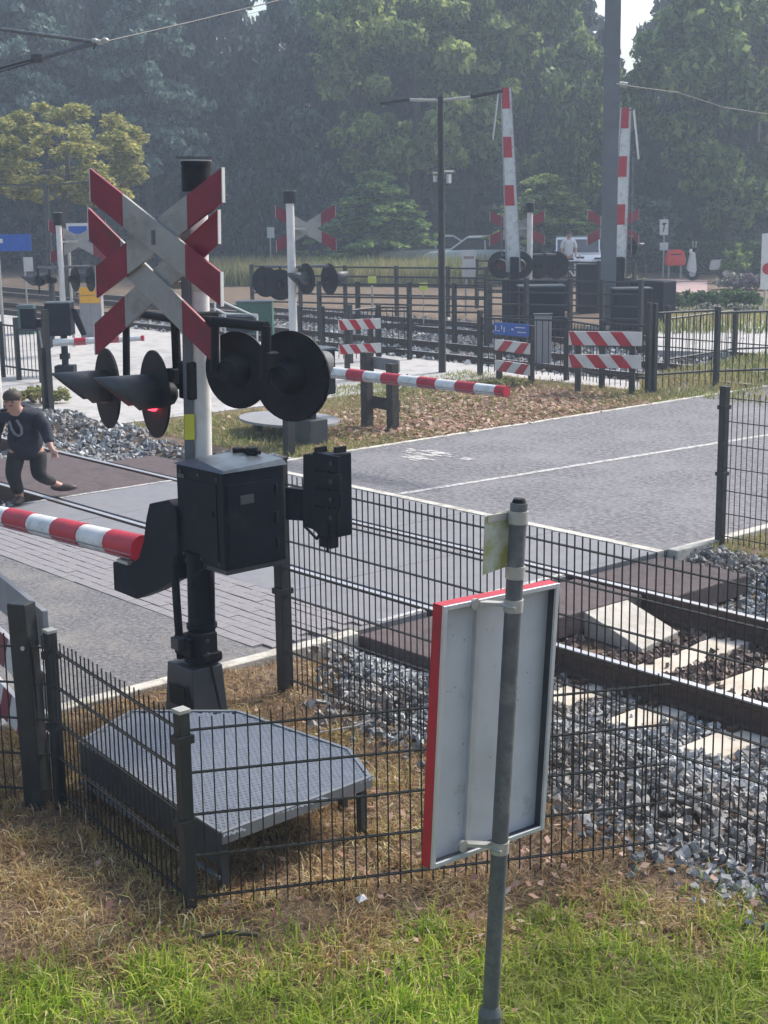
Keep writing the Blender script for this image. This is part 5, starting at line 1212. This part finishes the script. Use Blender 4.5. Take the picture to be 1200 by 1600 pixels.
def place(x):
    if x < -20: return 'outside the left edge'
    if x > 1230: return 'outside the right edge'
    for lim, tx in ((70, 'at the left edge'), (150, 'over the yellowing tree'), (260, 'left of the near mast top'), (350, 'right of the near mast top'), (430, 'over the middle mast'), (520, 'right of the middle mast'), (620, 'left of the street lamp'), (700, 'behind the street lamp'), (790, 'left of the raised boom'), (870, 'right of the raised boom'), (930, 'just left of the grey mast'), (1000, 'just right of the grey mast'), (1080, 'over the letterbox'), (1150, 'over the scooter'), (1300, 'at the right edge')):
        if x < lim: return tx
lab = {'tall': 'tall dark forest tree', 'pine': 'dark layered conifer', 'round': 'round dark forest tree'}
k = 0
for row, (d_, y, ry, stepx) in enumerate(((72, 150, 190, 92), (80, 120, 200, 105), (89, 90, 215, 110))):
    x = -110+row*40
    while x < 1330:
        kd, lm, sd_ = kinds[(k*3+row) % 5]; xx = x+random.uniform(-25, 25)
        thin = (350 < xx < 480 or 925 < xx < 1065)
        h_ = y+random.uniform(-25, 35)+(215 if thin else 0)
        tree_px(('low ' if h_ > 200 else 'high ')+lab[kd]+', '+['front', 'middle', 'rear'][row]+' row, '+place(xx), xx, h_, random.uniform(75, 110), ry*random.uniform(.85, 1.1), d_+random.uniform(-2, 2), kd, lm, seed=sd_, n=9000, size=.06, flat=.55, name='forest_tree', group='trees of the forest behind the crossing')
        x += stepx; k += 1
# woodland mass beyond
def wood(name, d0, d1, n, size, hmax, m):
    px = RN.uniform(-500, 1700, n); dd = RN.uniform(d0, d1, n); lat = (px-600)/F_PX*dd
    P = np.outer(dd, np.array(FWH))+np.outer(lat, np.array(RTH))
    hh = hmax*(.8+.3*np.sin(px*.013)+.12*np.sin(px*.041+1)); gap = 1-.5*np.exp(-((px-420)/45)**2)-.5*np.exp(-((px-985)/40)**2)
    P[:, 2] = RN.random(n)**.8*hh*gap
    C_ = np.concatenate([P, np.full((n, 1), 1.0)], 1); V, T = leafcloud(C_, n, size, .6); return tag(npmesh(name, V, T, m), kind='stuff')
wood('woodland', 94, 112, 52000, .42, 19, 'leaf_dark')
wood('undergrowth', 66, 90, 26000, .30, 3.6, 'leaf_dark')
def bush(label, base, rx, ry, rz_, m, n, size, name='bush', cat='bush', group=None, parts=True):
    B = Vector((base[0], base[1], 0)); r = random.Random(n); C_ = []
    for _ in range(26):
        a = r.uniform(0, 6.28); k = r.random()**.5; C_.append((rx*k*math.cos(a), ry*k*math.sin(a), rz_*(.25+.6*r.random()*(1-.5*k)), .28*min(rx, rz_)))
    V, T = leafcloud(C_, n, size, .8); t = thing(name, label, cat, B, YAW, group); npmesh('foliage', V, T, m, t)
    mb = MB()
    for _ in range(7):
        a = r.uniform(0, 6.28); mb.tube((0, 0, -.1), (rx*.6*math.cos(a), ry*.6*math.sin(a), rz_*.6), .02, .008, 5)
    mb.build('stems', 'bark', t); return t
bush('pale flowering bush in front of the white scooter', at(1150, 450), .6, .4, .55, 'flower', 2600, .05)
bush('purplish heath bush at right beside the pale flowering bush', at(1178, 452), .65, .4, .55, 'heath', 2600, .05)
bush('tall green flowering shrub standing over the white flowering bush', at(1150, 440), .5, .5, 1.5, 'leaf_green', 1800, .06)
bush('green bush with white blossoms behind the dark posts, left one', at(1092, 484), .75, .45, .58, 'leaf_hedge', 3000, .05)
bush('green bush with white blossoms behind the dark posts, right one', at(1152, 484), .8, .5, .62, 'leaf_hedge', 3000, .05)
bush('low white flowering border in front of the green bushes', at(1125, 490), 1.1, .25, .3, 'flower', 2600, .04)
bush('tuft of pale reeds at the foot of the right raised boom', at(992, 468), .35, .3, .85, 'weeds', 1600, .06)
bush('small scrubby bush behind the running person', at(62, 628), .45, .3, .28, 'weeds', 1500, .035)
bush('small green weed clump under the blue sign', at(795, 604), .35, .2, .16, 'weeds', 900, .025)
# clipped hedges
def hedge(label, pa, pb, w_, h, m='leaf_hedge', n=16000):
    A = Vector((pa[0], pa[1], 0)); B = Vector((pb[0], pb[1], 0)); d = B-A; L = d.length; d.normalize(); nn = Vector((-d.y, d.x, 0))
    t = thing('hedge', label, 'hedge', A)
    s = RN.random(n)*L; q_ = RN.uniform(-w_/2, w_/2, n); z = RN.random(n)*h; f = RN.integers(0, 3, n)
    q_ = np.where(f == 0, -w_/2+RN.normal(0, .04, n), q_); z = np.where(f == 1, h+RN.normal(0, .04, n), z); q_ = np.where(f == 2, w_/2+RN.normal(0, .04, n), q_)
    P = np.outer(s, np.array(d))+np.outer(q_, np.array(nn)); P[:, 2] = z
    V, T = leafcloud(np.concatenate([P, np.full((n, 1), .06)], 1), n, .07, 1); npmesh('foliage', V, T, m, t)
    MB().bar(Vector((0, 0, h*.45)), d*L+Vector((0, 0, h*.45)), w_*.8, h*.9).build('core', 'wood', t); return t
hedge('clipped dark green hedge behind the red letterbox', at(975, 423), at(1300, 428), 1.0, 1.05)
hedge('rough dark hedge behind the cars at the forest edge', away(150, 66), away(800, 66), 1.2, 1.5, 'leaf_dark', 18000)
struct('distant_road', MB().prism([(p.x, p.y, -.028) for p in (at(960, 420), at(1700, 428), at(1700, 412), at(960, 404))], (0, 0, -.1)), 'plaza')

# ================================================================== STRAY SMALL THINGS
B = at(500, 1150); o = MB().path([(0, 0, .02), (.12, .16, .05), (.16, .24, .07)], .006, 5).build('dry_stick', 'concrete'); o.location = B; tag(o, 'pale dry stick lying beside the metal deck', 'stick')
B = at(690, 1530-140); 
o = MB().path([(-.12, 0, .0), (0, .02, .015), (.14, .0, .01)], .010, 6).build('dry_stick', 'bark'); o.location = at(350, 1465, -.0); o.rotation_euler.z = YAW; tag(o, 'dark twig lying in the grass before the corner post', 'stick')
o = MB().add([(-.03, 0, .02), (.02, -.02, .02), (.03, .02, .03), (-.01, .03, .035), (0, .01, .04)], [(0, 1, 4), (1, 2, 4), (2, 3, 4), (3, 0, 4)]).build('crumpled_paper', 'white'); o.location = at(562, 1413); tag(o, 'crumpled white litter at the foot of the front fence', 'litter')

# ================================================================== AIR
hz = bpy.data.materials.new('haze'); hz.use_nodes = True; nt = hz.node_tree; nt.nodes.remove(nt.nodes['Principled BSDF'])
vp_ = nt.nodes.new('ShaderNodeVolumePrincipled'); vp_.inputs['Color'].default_value = (.66, .80, 1, 1); vp_.inputs['Density'].default_value = .0026; vp_.inputs['Anisotropy'].default_value = .3
nt.links.new(vp_.outputs[0], nt.nodes['Material Output'].inputs['Volume']); M['haze'] = hz
o = MB().span((-420, -120, -1.5), (420, 640, 30)).build('haze', 'haze'); tag(o, kind='stuff')
